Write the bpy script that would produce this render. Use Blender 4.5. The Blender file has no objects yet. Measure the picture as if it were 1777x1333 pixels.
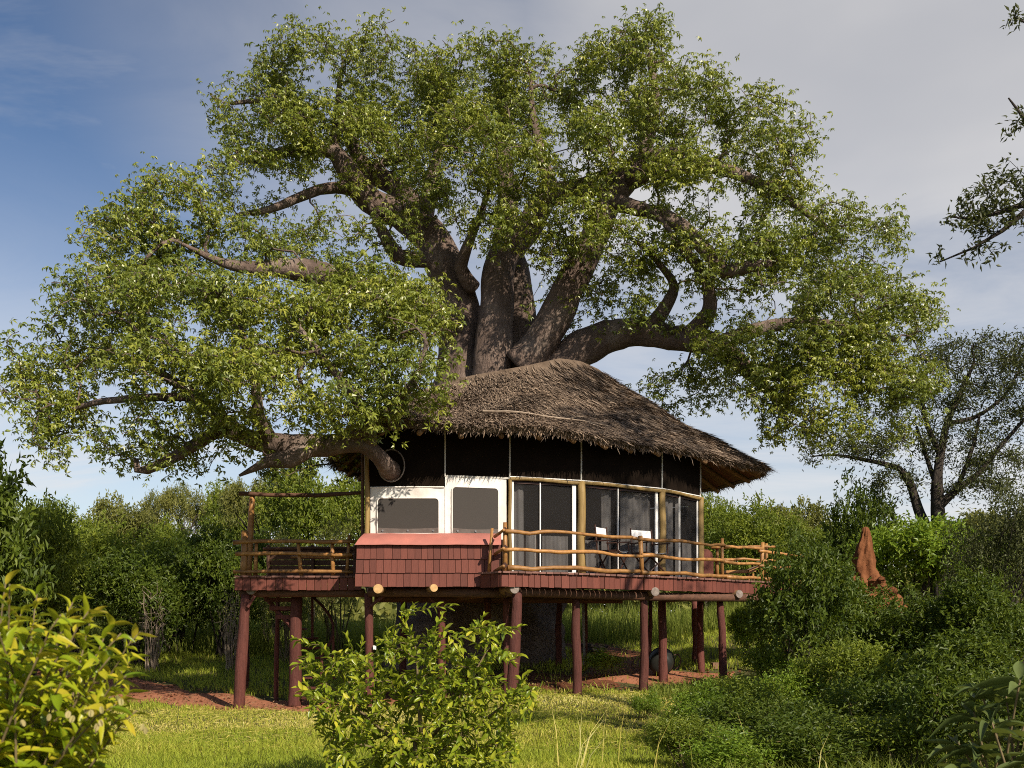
import bpy, math, random
import numpy as np
from mathutils import Vector, Matrix, Quaternion, noise as mnoise

# ------------------------------------------------------------------ camera, sky, sun, exposure
scn = bpy.context.scene
COL = scn.collection
F, CX, HZ, CH = 1728.0, 888.5, 1083.0, 1.6      # focal length in photo pixels, centre column, horizon row, eye height

cam_d = bpy.data.cameras.new('camera')
cam = bpy.data.objects.new('camera', cam_d)
COL.objects.link(cam)
cam.location = (0, 0, CH)
cam.rotation_euler = (math.radians(90), 0, 0)
cam_d.sensor_width = 36.0
cam_d.lens = F / 1777 * 36.0
cam_d.shift_y = (HZ - 666.5) / 1777
cam_d.clip_start = 0.1
cam_d.clip_end = 3000
cam_d.dof.use_dof = True
cam_d.dof.focus_distance = 18.5
cam_d.dof.aperture_fstop = 5.6
scn.camera = cam

SUN_V = Vector((0.70, -1.0, 0.87)).normalized()  # towards the sun
SUN_EL = math.asin(SUN_V.z)
SUN_AZ = math.atan2(SUN_V.x, SUN_V.y)

world = bpy.data.worlds.new('World')
scn.world = world
world.use_nodes = True
wt = world.node_tree
wt.nodes.clear()
def wn(t, **kw):
    n = wt.nodes.new(t)
    for k, v in kw.items(): setattr(n, k, v)
    return n
def wl(a, b): wt.links.new(a, b)
def wmath(op, a, b=None, c=None):
    n = wn('ShaderNodeMath', operation=op)
    for i, v in enumerate((a, b, c)):
        if v is None: continue
        if isinstance(v, (int, float)): n.inputs[i].default_value = v
        else: wl(v, n.inputs[i])
    return n.outputs[0]
def wrange(v, a, b, c=0.0, d=1.0):
    n = wn('ShaderNodeMapRange', interpolation_type='SMOOTHSTEP')
    wl(v, n.inputs[0])
    for i, x in enumerate((a, b, c, d)): n.inputs[i + 1].default_value = x
    return n.outputs[0]
sky = wn('ShaderNodeTexSky', sky_type='NISHITA')
sky.sun_disc = False
sky.sun_elevation = SUN_EL
sky.sun_rotation = SUN_AZ
sky.air_density, sky.dust_density, sky.ozone_density = 1.0, 0.6, 2.0
tc = wn('ShaderNodeTexCoord')
sep = wn('ShaderNodeSeparateXYZ'); wl(tc.outputs['Generated'], sep.inputs[0])
zz = wmath('ADD', wmath('MAXIMUM', sep.outputs[2], 0.0), 0.16)
comb = wn('ShaderNodeCombineXYZ')
wl(wmath('DIVIDE', sep.outputs[0], zz), comb.inputs[0])
wl(wmath('DIVIDE', sep.outputs[1], zz), comb.inputs[1])
def wnoise(scale, detail, rough=0.55, vec=None, dist=0.0, off=(0, 0, 0), stretch=(1, 1, 1)):
    m = wn('ShaderNodeMapping'); m.inputs['Location'].default_value = off; m.inputs['Scale'].default_value = stretch
    m.inputs['Rotation'].default_value = (0, 0, 0.5)
    wl(vec or comb.outputs[0], m.inputs[0])
    n = wn('ShaderNodeTexNoise'); n.inputs['Scale'].default_value = scale; n.inputs['Detail'].default_value = detail
    n.inputs['Roughness'].default_value = rough; n.inputs['Distortion'].default_value = dist
    wl(m.outputs[0], n.inputs['Vector'])
    return n.outputs['Fac']
def lobe(px, py, a0, a1):
    d = Vector(((px - CX) / F, 1, (HZ - py) / F)).normalized()
    n = wn('ShaderNodeVectorMath', operation='DOT_PRODUCT')
    nz = wn('ShaderNodeVectorMath', operation='NORMALIZE'); wl(tc.outputs['Generated'], nz.inputs[0])
    wl(nz.outputs[0], n.inputs[0]); n.inputs[1].default_value = d
    return wrange(n.outputs['Value'], math.cos(math.radians(a1)), math.cos(math.radians(a0)))
n_big = wnoise(0.9, 5, 0.5, off=(3.1, 1.7, 0))
n_wisp = wnoise(0.75, 7, 0.62, dist=0.8, off=(0.4, 5.2, 0), stretch=(1, 2.6, 1))
bank = wmath('MAXIMUM', lobe(1560, 0, 3, 25), wmath('MULTIPLY', lobe(1250, 330, 1, 13), 0.95))
n_edge = wnoise(2.2, 7, 0.6, dist=0.5, off=(1.3, 0.2, 0), stretch=(1, 1.8, 1))
bank = wrange(wmath('ADD', bank, wmath('MULTIPLY', wmath('SUBTRACT', n_edge, 0.5), 0.45)), 0.0, 0.85, 0.0, 0.97)
bank = wmath('MULTIPLY', bank, wrange(n_big, 0.2, 0.5, 0.85, 1.0))
bank = wmath('MULTIPLY', bank, wrange(wmath('ADD', sep.outputs[2], wmath('MULTIPLY', wmath('SUBTRACT', n_edge, 0.5), 0.10)), 0.285, 0.375))
wisps = wrange(n_wisp, 0.50, 0.80, 0.0, 0.34)
low = wmath('MULTIPLY', wrange(sep.outputs[2], 0.46, 0.05), wrange(n_wisp, 0.30, 0.62, 0.55, 1.0))
veil = wmath('MULTIPLY', wmath('MULTIPLY', lobe(1400, 60, 8, 40), 0.75), wrange(n_edge, 0.25, 0.7, 0.6, 1.0))
mask = wmath('MINIMUM', wmath('MAXIMUM', wmath('MAXIMUM', bank, veil), wmath('MAXIMUM', wisps, low)), 0.97)
shade = wn('ShaderNodeMix', data_type='RGBA')
n_sh = wnoise(1.6, 4, 0.5, off=(7, 2, 0))
wl(wrange(n_sh, 0.3, 0.7), shade.inputs['Factor'])
shade.inputs['A'].default_value = (3.8, 3.85, 4.1, 1)
shade.inputs['B'].default_value = (5.1, 5.0, 5.0, 1)
lowc = wn('ShaderNodeMix', data_type='RGBA')
wl(wrange(sep.outputs[2], 0.50, 0.14), lowc.inputs['Factor'])
wl(shade.outputs['Result'], lowc.inputs['A'])
lowc.inputs['B'].default_value = (6.0, 6.0, 6.1, 1)
skt = wn('ShaderNodeMix', data_type='RGBA', blend_type='MULTIPLY')
skt.inputs['Factor'].default_value = 1.0
sk1 = wn('ShaderNodeMix', data_type='RGBA', blend_type='MULTIPLY'); sk1.inputs['Factor'].default_value = 1.0
wl(sky.outputs[0], sk1.inputs['A']); sk1.inputs['B'].default_value = (0.1, 0.1, 0.1, 1)
gam = wn('ShaderNodeGamma'); gam.inputs['Gamma'].default_value = 1.26        # deep polarised blue
wl(sk1.outputs['Result'], gam.inputs['Color'])
wl(gam.outputs[0], skt.inputs['A']); skt.inputs['B'].default_value = (9.4, 9.6, 9.6, 1); skt.clamp_result = False
mixc = wn('ShaderNodeMix', data_type='RGBA')
wl(mask, mixc.inputs['Factor']); wl(skt.outputs['Result'], mixc.inputs['A']); wl(lowc.outputs['Result'], mixc.inputs['B'])
bg = wn('ShaderNodeBackground'); bg.inputs['Strength'].default_value = 0.10
wl(mixc.outputs['Result'], bg.inputs['Color'])
wo = wn('ShaderNodeOutputWorld'); wl(bg.outputs[0], wo.inputs['Surface'])

sun_d = bpy.data.lights.new('sun', 'SUN')
sun_d.energy = 5.0
sun_d.angle = math.radians(0.53)
sun_d.color = (1.0, 0.895, 0.755)
sun = bpy.data.objects.new('sun', sun_d)
COL.objects.link(sun)
sun.location = (30, -40, 40)
sun.rotation_euler = SUN_V.to_track_quat('Z', 'Y').to_euler()

vs = scn.view_settings
vs.view_transform = 'Standard'
vs.look = 'None'
vs.gamma = 1.0
vs.use_curve_mapping = False
vs.exposure = 0.40
scn.cycles.filter_width = 1.0
scn.cycles.use_denoising = False
scn.cycles.max_bounces = 6
scn.cycles.diffuse_bounces = 3
scn.cycles.glossy_bounces = 2
scn.cycles.transmission_bounces = 3
scn.cycles.sample_clamp_indirect = 6.0

# ------------------------------------------------------------------ helpers
def at(px, py, Y):
    return np.array([(px - CX) / F * Y, Y, CH - (py - HZ) / F * Y])
def ss(x, a, b):
    t = np.clip((np.asarray(x, float) - a) / (b - a), 0, 1)
    return t * t * (3 - 2 * t)
def gz(x, y):
    x = np.asarray(x, float); y = np.asarray(y, float)
    a = 0.3 * ss(x, -3.5, 0.5) * ss(y, 12, 18)
    b = 0.085 * np.clip(y - 19, 0, 12) * ss(y, 17, 23)
    c = 0.022 * np.sin(x * 1.7 + 0.6) * np.sin(y * 1.3 + 1.1) + 0.012 * np.sin(x * 3.9 + y * 2.1)
    m = 1.25 * np.exp(-((x - 9.4) ** 2 + (y - 27.0) ** 2) / (2 * 2.3 ** 2))
    d = 0.010 * np.clip(y - 60, 0, 400)
    return a + b + c + m + d
def unit(v):
    v = np.asarray(v, float)
    return v / np.maximum(np.linalg.norm(v, axis=-1, keepdims=True), 1e-9)

class MB:
    def __init__(s):
        s.V = []; s.R = []; s.Q = []; s.T = []; s.n = 0
    def add(s, v, quads=None, tris=None, r=0.5):
        v = np.asarray(v, float).reshape(-1, 3)
        s.V.append(v)
        s.R.append(np.full(len(v), r) if np.isscalar(r) else np.asarray(r, float))
        if quads is not None and len(quads): s.Q.append(np.asarray(quads, int).reshape(-1, 4) + s.n)
        if tris is not None and len(tris): s.T.append(np.asarray(tris, int).reshape(-1, 3) + s.n)
        s.n += len(v)
    def mesh(s, name, origin=(0, 0, 0), smooth=False):
        me = bpy.data.meshes.new(name)
        V = np.concatenate(s.V) - np.asarray(origin, float)
        Q = np.concatenate(s.Q) if s.Q else np.zeros((0, 4), int)
        T = np.concatenate(s.T) if s.T else np.zeros((0, 3), int)
        me.vertices.add(len(V)); me.vertices.foreach_set('co', V.astype(np.float32).ravel())
        loops = np.concatenate([Q.ravel(), T.ravel()])
        starts = np.concatenate([np.arange(len(Q)) * 4, len(Q) * 4 + np.arange(len(T)) * 3])
        me.loops.add(len(loops)); me.loops.foreach_set('vertex_index', loops.astype(np.int32))
        me.polygons.add(len(starts)); me.polygons.foreach_set('loop_start', starts.astype(np.int32))
        me.polygons.foreach_set('use_smooth', np.full(len(starts), smooth))
        at_ = me.attributes.new('rnd', 'FLOAT', 'POINT')
        at_.data.foreach_set('value', np.concatenate(s.R).astype(np.float32))
        me.update(calc_edges=True)
        return me

ORG = {}
def tag(o, label=None, cat=None, group=None, kind=None):
    if label: o['label'] = label
    if cat: o['category'] = cat
    if group: o['group'] = group
    if kind: o['kind'] = kind
    return o
def empty(name, loc, label, cat, group=None):
    o = bpy.data.objects.new(name, None); COL.objects.link(o)
    o.location = loc; ORG[o.name] = np.asarray(loc, float)
    o.empty_display_size = 0.2
    return tag(o, label, cat, group)
def put(name, mb, m, parent=None, smooth=False, origin=None, kind=None, label=None):
    org = ORG[parent.name] if parent is not None else np.asarray(origin if origin is not None else (0, 0, 0), float)
    o = bpy.data.objects.new(name, mb.mesh(name, org, smooth)); COL.objects.link(o)
    o.data.materials.append(m)
    if parent is not None: o.parent = parent
    else: o.location = org
    ORG[o.name] = org
    if kind: o['kind'] = kind
    if label: o['label'] = label
    return o
def inst(name, me, parent, loc, rot=None, scale=(1, 1, 1)):
    o = bpy.data.objects.new(name, me); COL.objects.link(o)
    M = Matrix.Translation(Vector(np.asarray(loc, float) - ORG[parent.name])) @ (rot.to_4x4() if rot is not None else Matrix.Identity(4)) @ Matrix.Diagonal((*scale, 1))
    o.parent = parent; o.matrix_local = M
    ORG[o.name] = np.asarray(loc, float)
    return o

def catmull(P, step):
    P = np.asarray(P, float)
    ext = np.vstack([2 * P[0] - P[1], P, 2 * P[-1] - P[-2]])
    out = []
    for i in range(len(P) - 1):
        p0, p1, p2, p3 = ext[i:i + 4]
        n = max(1, int(np.linalg.norm((p2 - p1)[:3]) / step))
        for t in np.arange(n) / n:
            out.append(0.5 * ((2 * p1) + (-p0 + p2) * t + (2 * p0 - 5 * p1 + 4 * p2 - p3) * t * t + (-p0 + 3 * p1 - 3 * p2 + p3) * t ** 3))
    out.append(P[-1])
    return np.array(out)
def tube(mb, pts, rad, sides=8, cap=True, gnarl=0.0, rng=None, r=0.5, squash=None):
    pts = np.asarray(pts, float); n = len(pts)
    rad = np.full(n, rad) if np.isscalar(rad) else np.asarray(rad, float)
    tan = np.gradient(pts, axis=0); tan = unit(tan)
    up = np.array([0, 0, 1.0]) if abs(tan[0][2]) < 0.9 else np.array([1.0, 0, 0])
    u = unit(np.cross(tan[0], up)); U = np.empty((n, 3))
    for i in range(n):
        u = u - tan[i] * u.dot(tan[i]); u = u / max(np.linalg.norm(u), 1e-9); U[i] = u
    W = np.cross(tan, U)
    a = np.arange(sides) * 2 * np.pi / sides
    R = rad[:, None] * np.ones((1, sides))
    if gnarl and rng is not None:
        k = max(2, n // 3)
        R = R * (1 + gnarl * rng.normal(0, 1, (n, sides)) * 0.5 + gnarl * np.sin(np.linspace(0, k * 3.1, n))[:, None] * np.cos(a + rng.uniform(0, 6))[None])
    v = pts[:, None, :] + (np.cos(a)[None, :, None] * U[:, None, :] + np.sin(a)[None, :, None] * W[:, None, :]) * R[:, :, None]
    v = v.reshape(-1, 3)
    i = np.arange(n - 1)[:, None] * sides; j = np.arange(sides)[None]; k = (j + 1) % sides
    q = np.stack([i + j, i + k, i + sides + k, i + sides + j], -1).reshape(-1, 4)
    tr = []
    if cap:
        v = np.vstack([v, pts[0], pts[-1]])
        b0, b1 = n * sides, n * sides + 1
        for s_ in range(sides):
            tr.append((b0, (s_ + 1) % sides, s_)); tr.append((b1, (n - 1) * sides + s_, (n - 1) * sides + (s_ + 1) % sides))
    mb.add(v, q, tr, r)
BOXF = np.array([(0, 3, 2, 1), (4, 5, 6, 7), (0, 1, 5, 4), (1, 2, 6, 5), (2, 3, 7, 6), (3, 0, 4, 7)])
def box(mb, c, s, rot=None, r=0.5):
    v = np.array([(-1, -1, -1), (1, -1, -1), (1, 1, -1), (-1, 1, -1), (-1, -1, 1), (1, -1, 1), (1, 1, 1), (-1, 1, 1)], float) * 0.5 * np.asarray(s, float)
    if rot is not None: v = v @ np.asarray(rot).T
    mb.add(v + np.asarray(c, float), BOXF, None, r)
def hexa(mb, bottom, top, r=0.5):
    mb.add(np.vstack([bottom, top]), BOXF, None, r)
def board_mesh(name, m, ch=0.06):
    # unit board with chamfered long edges: x width 1, y thickness 1, z length 1
    mb = MB(); c = ch
    prof = [(-.5 + c, -.5), (.5 - c, -.5), (.5, -.5 + 3 * c), (.5, .5), (-.5, .5), (-.5, -.5 + 3 * c)]
    v = [(x, y, -.5) for x, y in prof] + [(x, y, .5) for x, y in prof]
    q = [(i, (i + 1) % 6, 6 + (i + 1) % 6, 6 + i) for i in range(6)]
    t = [(0, i + 1, i) for i in range(1, 5)] + [(6, 6 + i, 7 + i) for i in range(1, 5)]
    mb.add(v, q, t)
    me = mb.mesh(name); me.materials.append(m)
    return me

# ------------------------------------------------------------------ materials
def nmat(name):
    m = bpy.data.materials.new(name); m.use_nodes = True
    nt = m.node_tree; nt.nodes.clear()
    out = nt.nodes.new('ShaderNodeOutputMaterial')
    b = nt.nodes.new('ShaderNodeBsdfPrincipled')
    nt.links.new(b.outputs[0], out.inputs[0])
    return m, nt, b, out
def ramp(nt, fac, cols):
    r = nt.nodes.new('ShaderNodeValToRGB')
    el = r.color_ramp.elements
    while len(el) < len(cols): el.new(0.5)
    for e, (p, c) in zip(el, cols):
        e.position = p; e.color = (*c, 1)
    nt.links.new(fac, r.inputs[0])
    return r.outputs[0]
def noise(nt, scale, detail=4, rough=0.55, stretch=(1, 1, 1), rot=(0, 0, 0), coord='Object', dist=0.0):
    t = nt.nodes.new('ShaderNodeTexCoord'); mp = nt.nodes.new('ShaderNodeMapping')
    mp.inputs['Scale'].default_value = stretch; mp.inputs['Rotation'].default_value = rot
    nt.links.new(t.outputs[coord], mp.inputs[0])
    n = nt.nodes.new('ShaderNodeTexNoise')
    n.inputs['Scale'].default_value = scale; n.inputs['Detail'].default_value = detail; n.inputs['Roughness'].default_value = rough
    n.inputs['Distortion'].default_value = dist
    nt.links.new(mp.outputs[0], n.inputs['Vector'])
    return n.outputs['Fac']
def mixc(nt, fac, a, b, mode='MIX'):
    n = nt.nodes.new('ShaderNodeMix'); n.data_type = 'RGBA'; n.blend_type = mode
    for sock, v in (('Factor', fac), ('A', a), ('B', b)):
        if isinstance(v, (int, float)): n.inputs[sock].default_value = v
        elif isinstance(v, tuple): n.inputs[sock].default_value = (*v, 1)
        else: nt.links.new(v, n.inputs[sock])
    return n.outputs['Result']
def attr(nt, name='rnd'):
    a = nt.nodes.new('ShaderNodeAttribute'); a.attribute_name = name
    return a.outputs['Fac']
def orand(nt):
    return nt.nodes.new('ShaderNodeObjectInfo').outputs['Random']
def bump(nt, b, fac, strength, dist):
    n = nt.nodes.new('ShaderNodeBump'); n.inputs['Strength'].default_value = strength; n.inputs['Distance'].default_value = dist
    nt.links.new(fac, n.inputs['Height']); nt.links.new(n.outputs[0], b.inputs['Normal'])
def surf(name, c0, c1, scale=6, stretch=(1, 1, 1), rough=0.8, bstr=0.4, bdist=0.01, use=None, vary=0.25, spec=0.3, detail=6, fine=None):
    m, nt, b, out = nmat(name)
    f = noise(nt, scale, detail, 0.6, stretch)
    col = ramp(nt, f, [(0.3, c0), (0.7, c1)])
    if use:
        v = orand(nt) if use == 'obj' else attr(nt)
        g = ramp(nt, v, [(0.0, (1 - vary,) * 3), (1.0, (1 + vary,) * 3)])
        col = mixc(nt, 1.0, col, g, 'MULTIPLY')
    nt.links.new(col, b.inputs['Base Color'])
    b.inputs['Roughness'].default_value = rough
    b.inputs['Specular IOR Level'].default_value = spec
    if bstr:
        bump(nt, b, noise(nt, fine or scale * 2.5, 6, 0.65, stretch), bstr, bdist)
    return m
def leaf_mat(name, cols, trans=(0.35, 0.42, 0.06), tw=0.32, rough=0.5, use='rnd', patch=None, spec=0.28):
    m, nt, b, out = nmat(name)
    v = attr(nt) if use == 'rnd' else orand(nt)
    col = ramp(nt, v, [(i / max(1, len(cols) - 1), c) for i, c in enumerate(cols)])
    if patch:
        f = noise(nt, patch, 2, 0.5)
        col = mixc(nt, 1.0, col, ramp(nt, f, [(0.35, (0.82, 0.85, 0.9)), (0.65, (1.18, 1.12, 1.0))]), 'MULTIPLY')
    nt.links.new(col, b.inputs['Base Color'])
    b.inputs['Roughness'].default_value = rough
    b.inputs['Specular IOR Level'].default_value = spec
    t = nt.nodes.new('ShaderNodeBsdfTranslucent')
    nt.links.new(mixc(nt, 0.65, col, trans), t.inputs['Color'])
    mx = nt.nodes.new('ShaderNodeMixShader'); mx.inputs[0].default_value = tw
    nt.links.new(b.outputs[0], mx.inputs[1]); nt.links.new(t.outputs[0], mx.inputs[2])
    nt.links.new(mx.outputs[0], out.inputs[0])
    return m

M = {}
M['red_wood'] = surf('red_painted_wood', (0.097, 0.029, 0.019), (0.166, 0.049, 0.032), 3, (9, 9, 1), 0.65, 0.35, 0.006, 'obj', 0.2)
M['red_post'] = surf('red_painted_pole', (0.080, 0.025, 0.018), (0.14, 0.044, 0.032), 4, (9, 9, 0.6), 0.7, 1.0, 0.02, 'obj', 0.22)
M['deck_board'] = surf('weathered_red_board', (0.10, 0.045, 0.035), (0.24, 0.12, 0.09), 3, (6, 6, 2), 0.75, 0.4, 0.006, 'obj', 0.3)
M['log'] = surf('varnished_log', (0.208, 0.090, 0.026), (0.416, 0.211, 0.064), 5, (2, 2, 2), 0.5, 0.4, 0.006, 'obj', 0.22, spec=0.4)
M['pole'] = surf('yellow_wall_pole', (0.174, 0.108, 0.033), (0.290, 0.198, 0.072), 3, (5, 5, 0.8), 0.6, 0.35, 0.005, 'obj', 0.15)
M['beam_log'] = surf('dark_beam_log', (0.16, 0.085, 0.04), (0.30, 0.17, 0.075), 3, (3, 3, 3), 0.7, 0.4, 0.008, 'obj', 0.2)
M['dark_log'] = surf('stained_dark_log', (0.07, 0.035, 0.022), (0.15, 0.07, 0.04), 4, (2, 6, 6), 0.7, 0.4, 0.006)
M['end_pale'] = surf('sawn_log_end', (0.42, 0.24, 0.09), (0.62, 0.40, 0.18), 14, (1, 1, 1), 0.7, 0.3, 0.003)
M['end_grey'] = surf('weathered_log_end', (0.13, 0.10, 0.085), (0.30, 0.25, 0.21), 16, (1, 1, 1), 0.85, 0.5, 0.004)
M['canvas'] = surf('white_canvas', (0.56, 0.51, 0.45), (0.80, 0.77, 0.72), 2.2, (1, 1, 0.6), 0.85, 0.35, 0.015, fine=5)
M['chair_cloth'] = surf('chair_canvas', (0.74, 0.72, 0.68), (0.80, 0.78, 0.75), 8, (1, 1, 1), 0.85, 0.2, 0.004)
M['strip'] = surf('white_strip', (0.66, 0.64, 0.60), (0.76, 0.74, 0.70), 8, (1, 1, 1), 0.6, 0.1, 0.002)
M['cord'] = surf('pale_batten', (0.42, 0.40, 0.35), (0.55, 0.52, 0.46), 8, (1, 1, 1), 0.7, 0.1, 0.002)
M['salmon'] = surf('salmon_sheet', (0.33, 0.125, 0.10), (0.47, 0.165, 0.125), 2.6, (1, 1, 1), 0.65, 0.3, 0.01, fine=7)
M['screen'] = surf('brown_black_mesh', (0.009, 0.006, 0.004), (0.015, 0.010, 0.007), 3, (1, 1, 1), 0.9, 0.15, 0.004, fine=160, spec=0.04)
M['door_mesh'] = surf('grey_door_mesh', (0.024, 0.022, 0.021), (0.058, 0.054, 0.052), 1.4, (1.5, 1.5, 0.5), 0.7, 0.15, 0.004, fine=160, spec=0.12)
def mesh_mat():
    m, nt, b, out = nmat('insect_screen')
    b.inputs['Base Color'].default_value = (0.020, 0.018, 0.017, 1); b.inputs['Roughness'].default_value = 0.6; b.inputs['Specular IOR Level'].default_value = 0.12
    t = nt.nodes.new('ShaderNodeBsdfTransparent'); mx = nt.nodes.new('ShaderNodeMixShader')
    f = noise(nt, 2.0, 3, 0.5); r = nt.nodes.new('ShaderNodeMapRange'); nt.links.new(f, r.inputs[0]); r.inputs[3].default_value = 0.32; r.inputs[4].default_value = 0.46
    nt.links.new(r.outputs[0], mx.inputs[0]); nt.links.new(t.outputs[0], mx.inputs[1]); nt.links.new(b.outputs[0], mx.inputs[2])
    nt.links.new(mx.outputs[0], out.inputs[0])
    return m
M['screen_door'] = mesh_mat()
M['curtain'] = surf('grey_curtain', (0.442, 0.416, 0.390), (0.598, 0.559, 0.533), 3, (1, 1, 1), 0.9, 0.1, 0.003)
M['window_mesh'] = surf('brown_window_mesh', (0.034, 0.029, 0.025), (0.055, 0.047, 0.040), 150, (1, 1, 1), 0.75, 0.25, 0.004, fine=170)
M['flap'] = surf('brown_canvas_hem', (0.085, 0.065, 0.055), (0.13, 0.105, 0.09), 10, (1, 1, 1), 0.8, 0.2, 0.003)
M['metal'] = surf('dull_metal', (0.10, 0.10, 0.10), (0.2, 0.2, 0.2), 8, (1, 1, 1), 0.45, 0.2, 0.002)
M['dark_wood'] = surf('dark_chair_wood', (0.030, 0.014, 0.010), (0.065, 0.028, 0.018), 12, (1, 1, 1), 0.5, 0.2, 0.002)
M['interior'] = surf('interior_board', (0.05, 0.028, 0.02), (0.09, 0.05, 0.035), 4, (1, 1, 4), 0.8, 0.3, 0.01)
M['lining'] = surf('roof_lining', (0.15, 0.065, 0.035), (0.25, 0.12, 0.06), 3, (1, 8, 8), 0.7, 0.3, 0.01)
M['thatch_base'] = surf('thatch_under', (0.090, 0.062, 0.042), (0.180, 0.130, 0.090), 6, (1, 1, 1), 0.95, 0.6, 0.03, spec=0.1)
M['thatch'] = None
def thatch_mat():
    m, nt, b, out = nmat('thatch_straw')
    c = ramp(nt, attr(nt), [(0.0, (0.085, 0.060, 0.044)), (0.45, (0.225, 0.168, 0.122)), (0.8, (0.36, 0.275, 0.20)), (1.0, (0.46, 0.36, 0.26))])
    f = noise(nt, 0.9, 4, 0.6)
    c = mixc(nt, 1.0, c, ramp(nt, f, [(0.3, (0.74, 0.74, 0.76)), (0.7, (1.15, 1.1, 1.04))]), 'MULTIPLY')
    nt.links.new(c, b.inputs['Base Color']); b.inputs['Roughness'].default_value = 0.9; b.inputs['Specular IOR Level'].default_value = 0.15
    return m
M['thatch'] = thatch_mat()
def bark_mat(name, c0, c1, c2, sc=1.6):
    m, nt, b, out = nmat(name)
    f = noise(nt, sc, 6, 0.62, (1, 1, 0.55))
    c = ramp(nt, f, [(0.28, c0), (0.52, c1), (0.75, c2)])
    g = noise(nt, sc * 7, 5, 0.7, (1, 1, 0.35))
    c = mixc(nt, 1.0, c, ramp(nt, g, [(0.3, (0.68, 0.68, 0.68)), (0.65, (1.15, 1.15, 1.15))]), 'MULTIPLY')
    nt.links.new(c, b.inputs['Base Color']); b.inputs['Roughness'].default_value = 0.85; b.inputs['Specular IOR Level'].default_value = 0.25
    ad = nt.nodes.new('ShaderNodeMath'); ad.operation = 'ADD'
    nt.links.new(f, ad.inputs[0]); nt.links.new(g, ad.inputs[1])
    bump(nt, b, ad.outputs[0], 1.0, 0.10)
    return m
M['baobab_bark'] = bark_mat('baobab_bark', (0.090, 0.060, 0.046), (0.185, 0.132, 0.104), (0.32, 0.255, 0.205))
M['dark_bark'] = bark_mat('dark_bark', (0.028, 0.021, 0.017), (0.055, 0.043, 0.033), (0.094, 0.077, 0.061), 3)
M['stem'] = surf('green_brown_stem', (0.10, 0.075, 0.035), (0.20, 0.15, 0.07), 14, (1, 1, 1), 0.7, 0.2, 0.002)
M['red_earth'] = surf('red_termite_earth', (0.114, 0.041, 0.017), (0.238, 0.097, 0.043), 3, (1, 1, 1), 0.95, 0.9, 0.06, spec=0.1)
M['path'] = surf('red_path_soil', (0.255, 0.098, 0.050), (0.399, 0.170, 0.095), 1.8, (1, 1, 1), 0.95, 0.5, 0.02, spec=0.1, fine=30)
M['soil'] = surf('shade_toned_red_soil', (0.100, 0.037, 0.019), (0.190, 0.075, 0.037), 1.8, (1, 1, 1), 0.95, 0.6, 0.03, spec=0.1, fine=20)  # darker than the path soil, with under-deck shade put into its colour
def ground_mat():
    m, nt, b, out = nmat('meadow_ground')
    f = noise(nt, 0.35, 6, 0.6); g = noise(nt, 5.0, 6, 0.7)
    c = ramp(nt, f, [(0.35, (0.060, 0.070, 0.022)), (0.6, (0.10, 0.095, 0.035))])
    c2 = ramp(nt, g, [(0.3, (0.14, 0.085, 0.045)), (0.62, (0.07, 0.085, 0.025))])
    c = mixc(nt, 0.6, c, c2)
    nt.links.new(c, b.inputs['Base Color']); b.inputs['Roughness'].default_value = 0.95; b.inputs['Specular IOR Level'].default_value = 0.1
    bump(nt, b, g, 0.7, 0.05)
    return m
M['ground'] = ground_mat()
M['grass'] = leaf_mat('lawn_blades', [(0.141, 0.199, 0.021), (0.263, 0.323, 0.031), (0.394, 0.407, 0.052), (0.637, 0.512, 0.144), (0.748, 0.681, 0.275)], (0.748, 0.780, 0.086), 0.36, 0.6, spec=0.2)
M['tall_grass'] = leaf_mat('tall_grass_blades', [(0.090, 0.124, 0.016), (0.164, 0.200, 0.030), (0.254, 0.262, 0.057)], (0.478, 0.552, 0.069), 0.34, 0.6, spec=0.2)
M['baobab_leaf'] = leaf_mat('baobab_leaf', [(0.076, 0.106, 0.014), (0.136, 0.173, 0.022), (0.212, 0.243, 0.033), (0.306, 0.316, 0.052)], (0.511, 0.562, 0.046), 0.20, 0.38, patch=0.5, spec=0.5)
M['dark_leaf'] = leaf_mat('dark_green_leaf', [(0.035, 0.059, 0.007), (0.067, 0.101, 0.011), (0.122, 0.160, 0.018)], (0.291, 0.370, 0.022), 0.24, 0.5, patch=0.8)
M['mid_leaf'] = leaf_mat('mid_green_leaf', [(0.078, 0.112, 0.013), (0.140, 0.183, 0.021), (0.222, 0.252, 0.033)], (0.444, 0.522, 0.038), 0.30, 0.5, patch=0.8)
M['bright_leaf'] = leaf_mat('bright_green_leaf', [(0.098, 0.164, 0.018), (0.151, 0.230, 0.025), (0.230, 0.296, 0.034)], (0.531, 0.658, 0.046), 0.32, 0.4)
M['pale_leaf'] = leaf_mat('pale_olive_leaf', [(0.098, 0.110, 0.022), (0.161, 0.168, 0.038), (0.230, 0.230, 0.060)], (0.368, 0.381, 0.070), 0.25, 0.5, patch=0.6)
M['olive_leaf'] = leaf_mat('fine_olive_leaf', [(0.041, 0.050, 0.014), (0.070, 0.081, 0.022), (0.105, 0.116, 0.034)], (0.176, 0.202, 0.040), 0.2, 0.5)
FRONT_COLS = [(0.113, 0.187, 0.010), (0.214, 0.290, 0.013), (0.314, 0.370, 0.016), (0.415, 0.420, 0.020), (0.503, 0.391, 0.035)]
M['front_leaf'] = leaf_mat('yellow_green_leaf', FRONT_COLS, (0.42, 0.46, 0.03), 0.36, 0.33)
M['front_leaf_single'] = leaf_mat('yellow_green_leaf_single', FRONT_COLS, (0.42, 0.46, 0.03), 0.36, 0.33, use='obj')
SHRUB_COLS = [(0.106, 0.161, 0.011), (0.215, 0.268, 0.018), (0.354, 0.370, 0.026), (0.535, 0.480, 0.044)]
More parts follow.
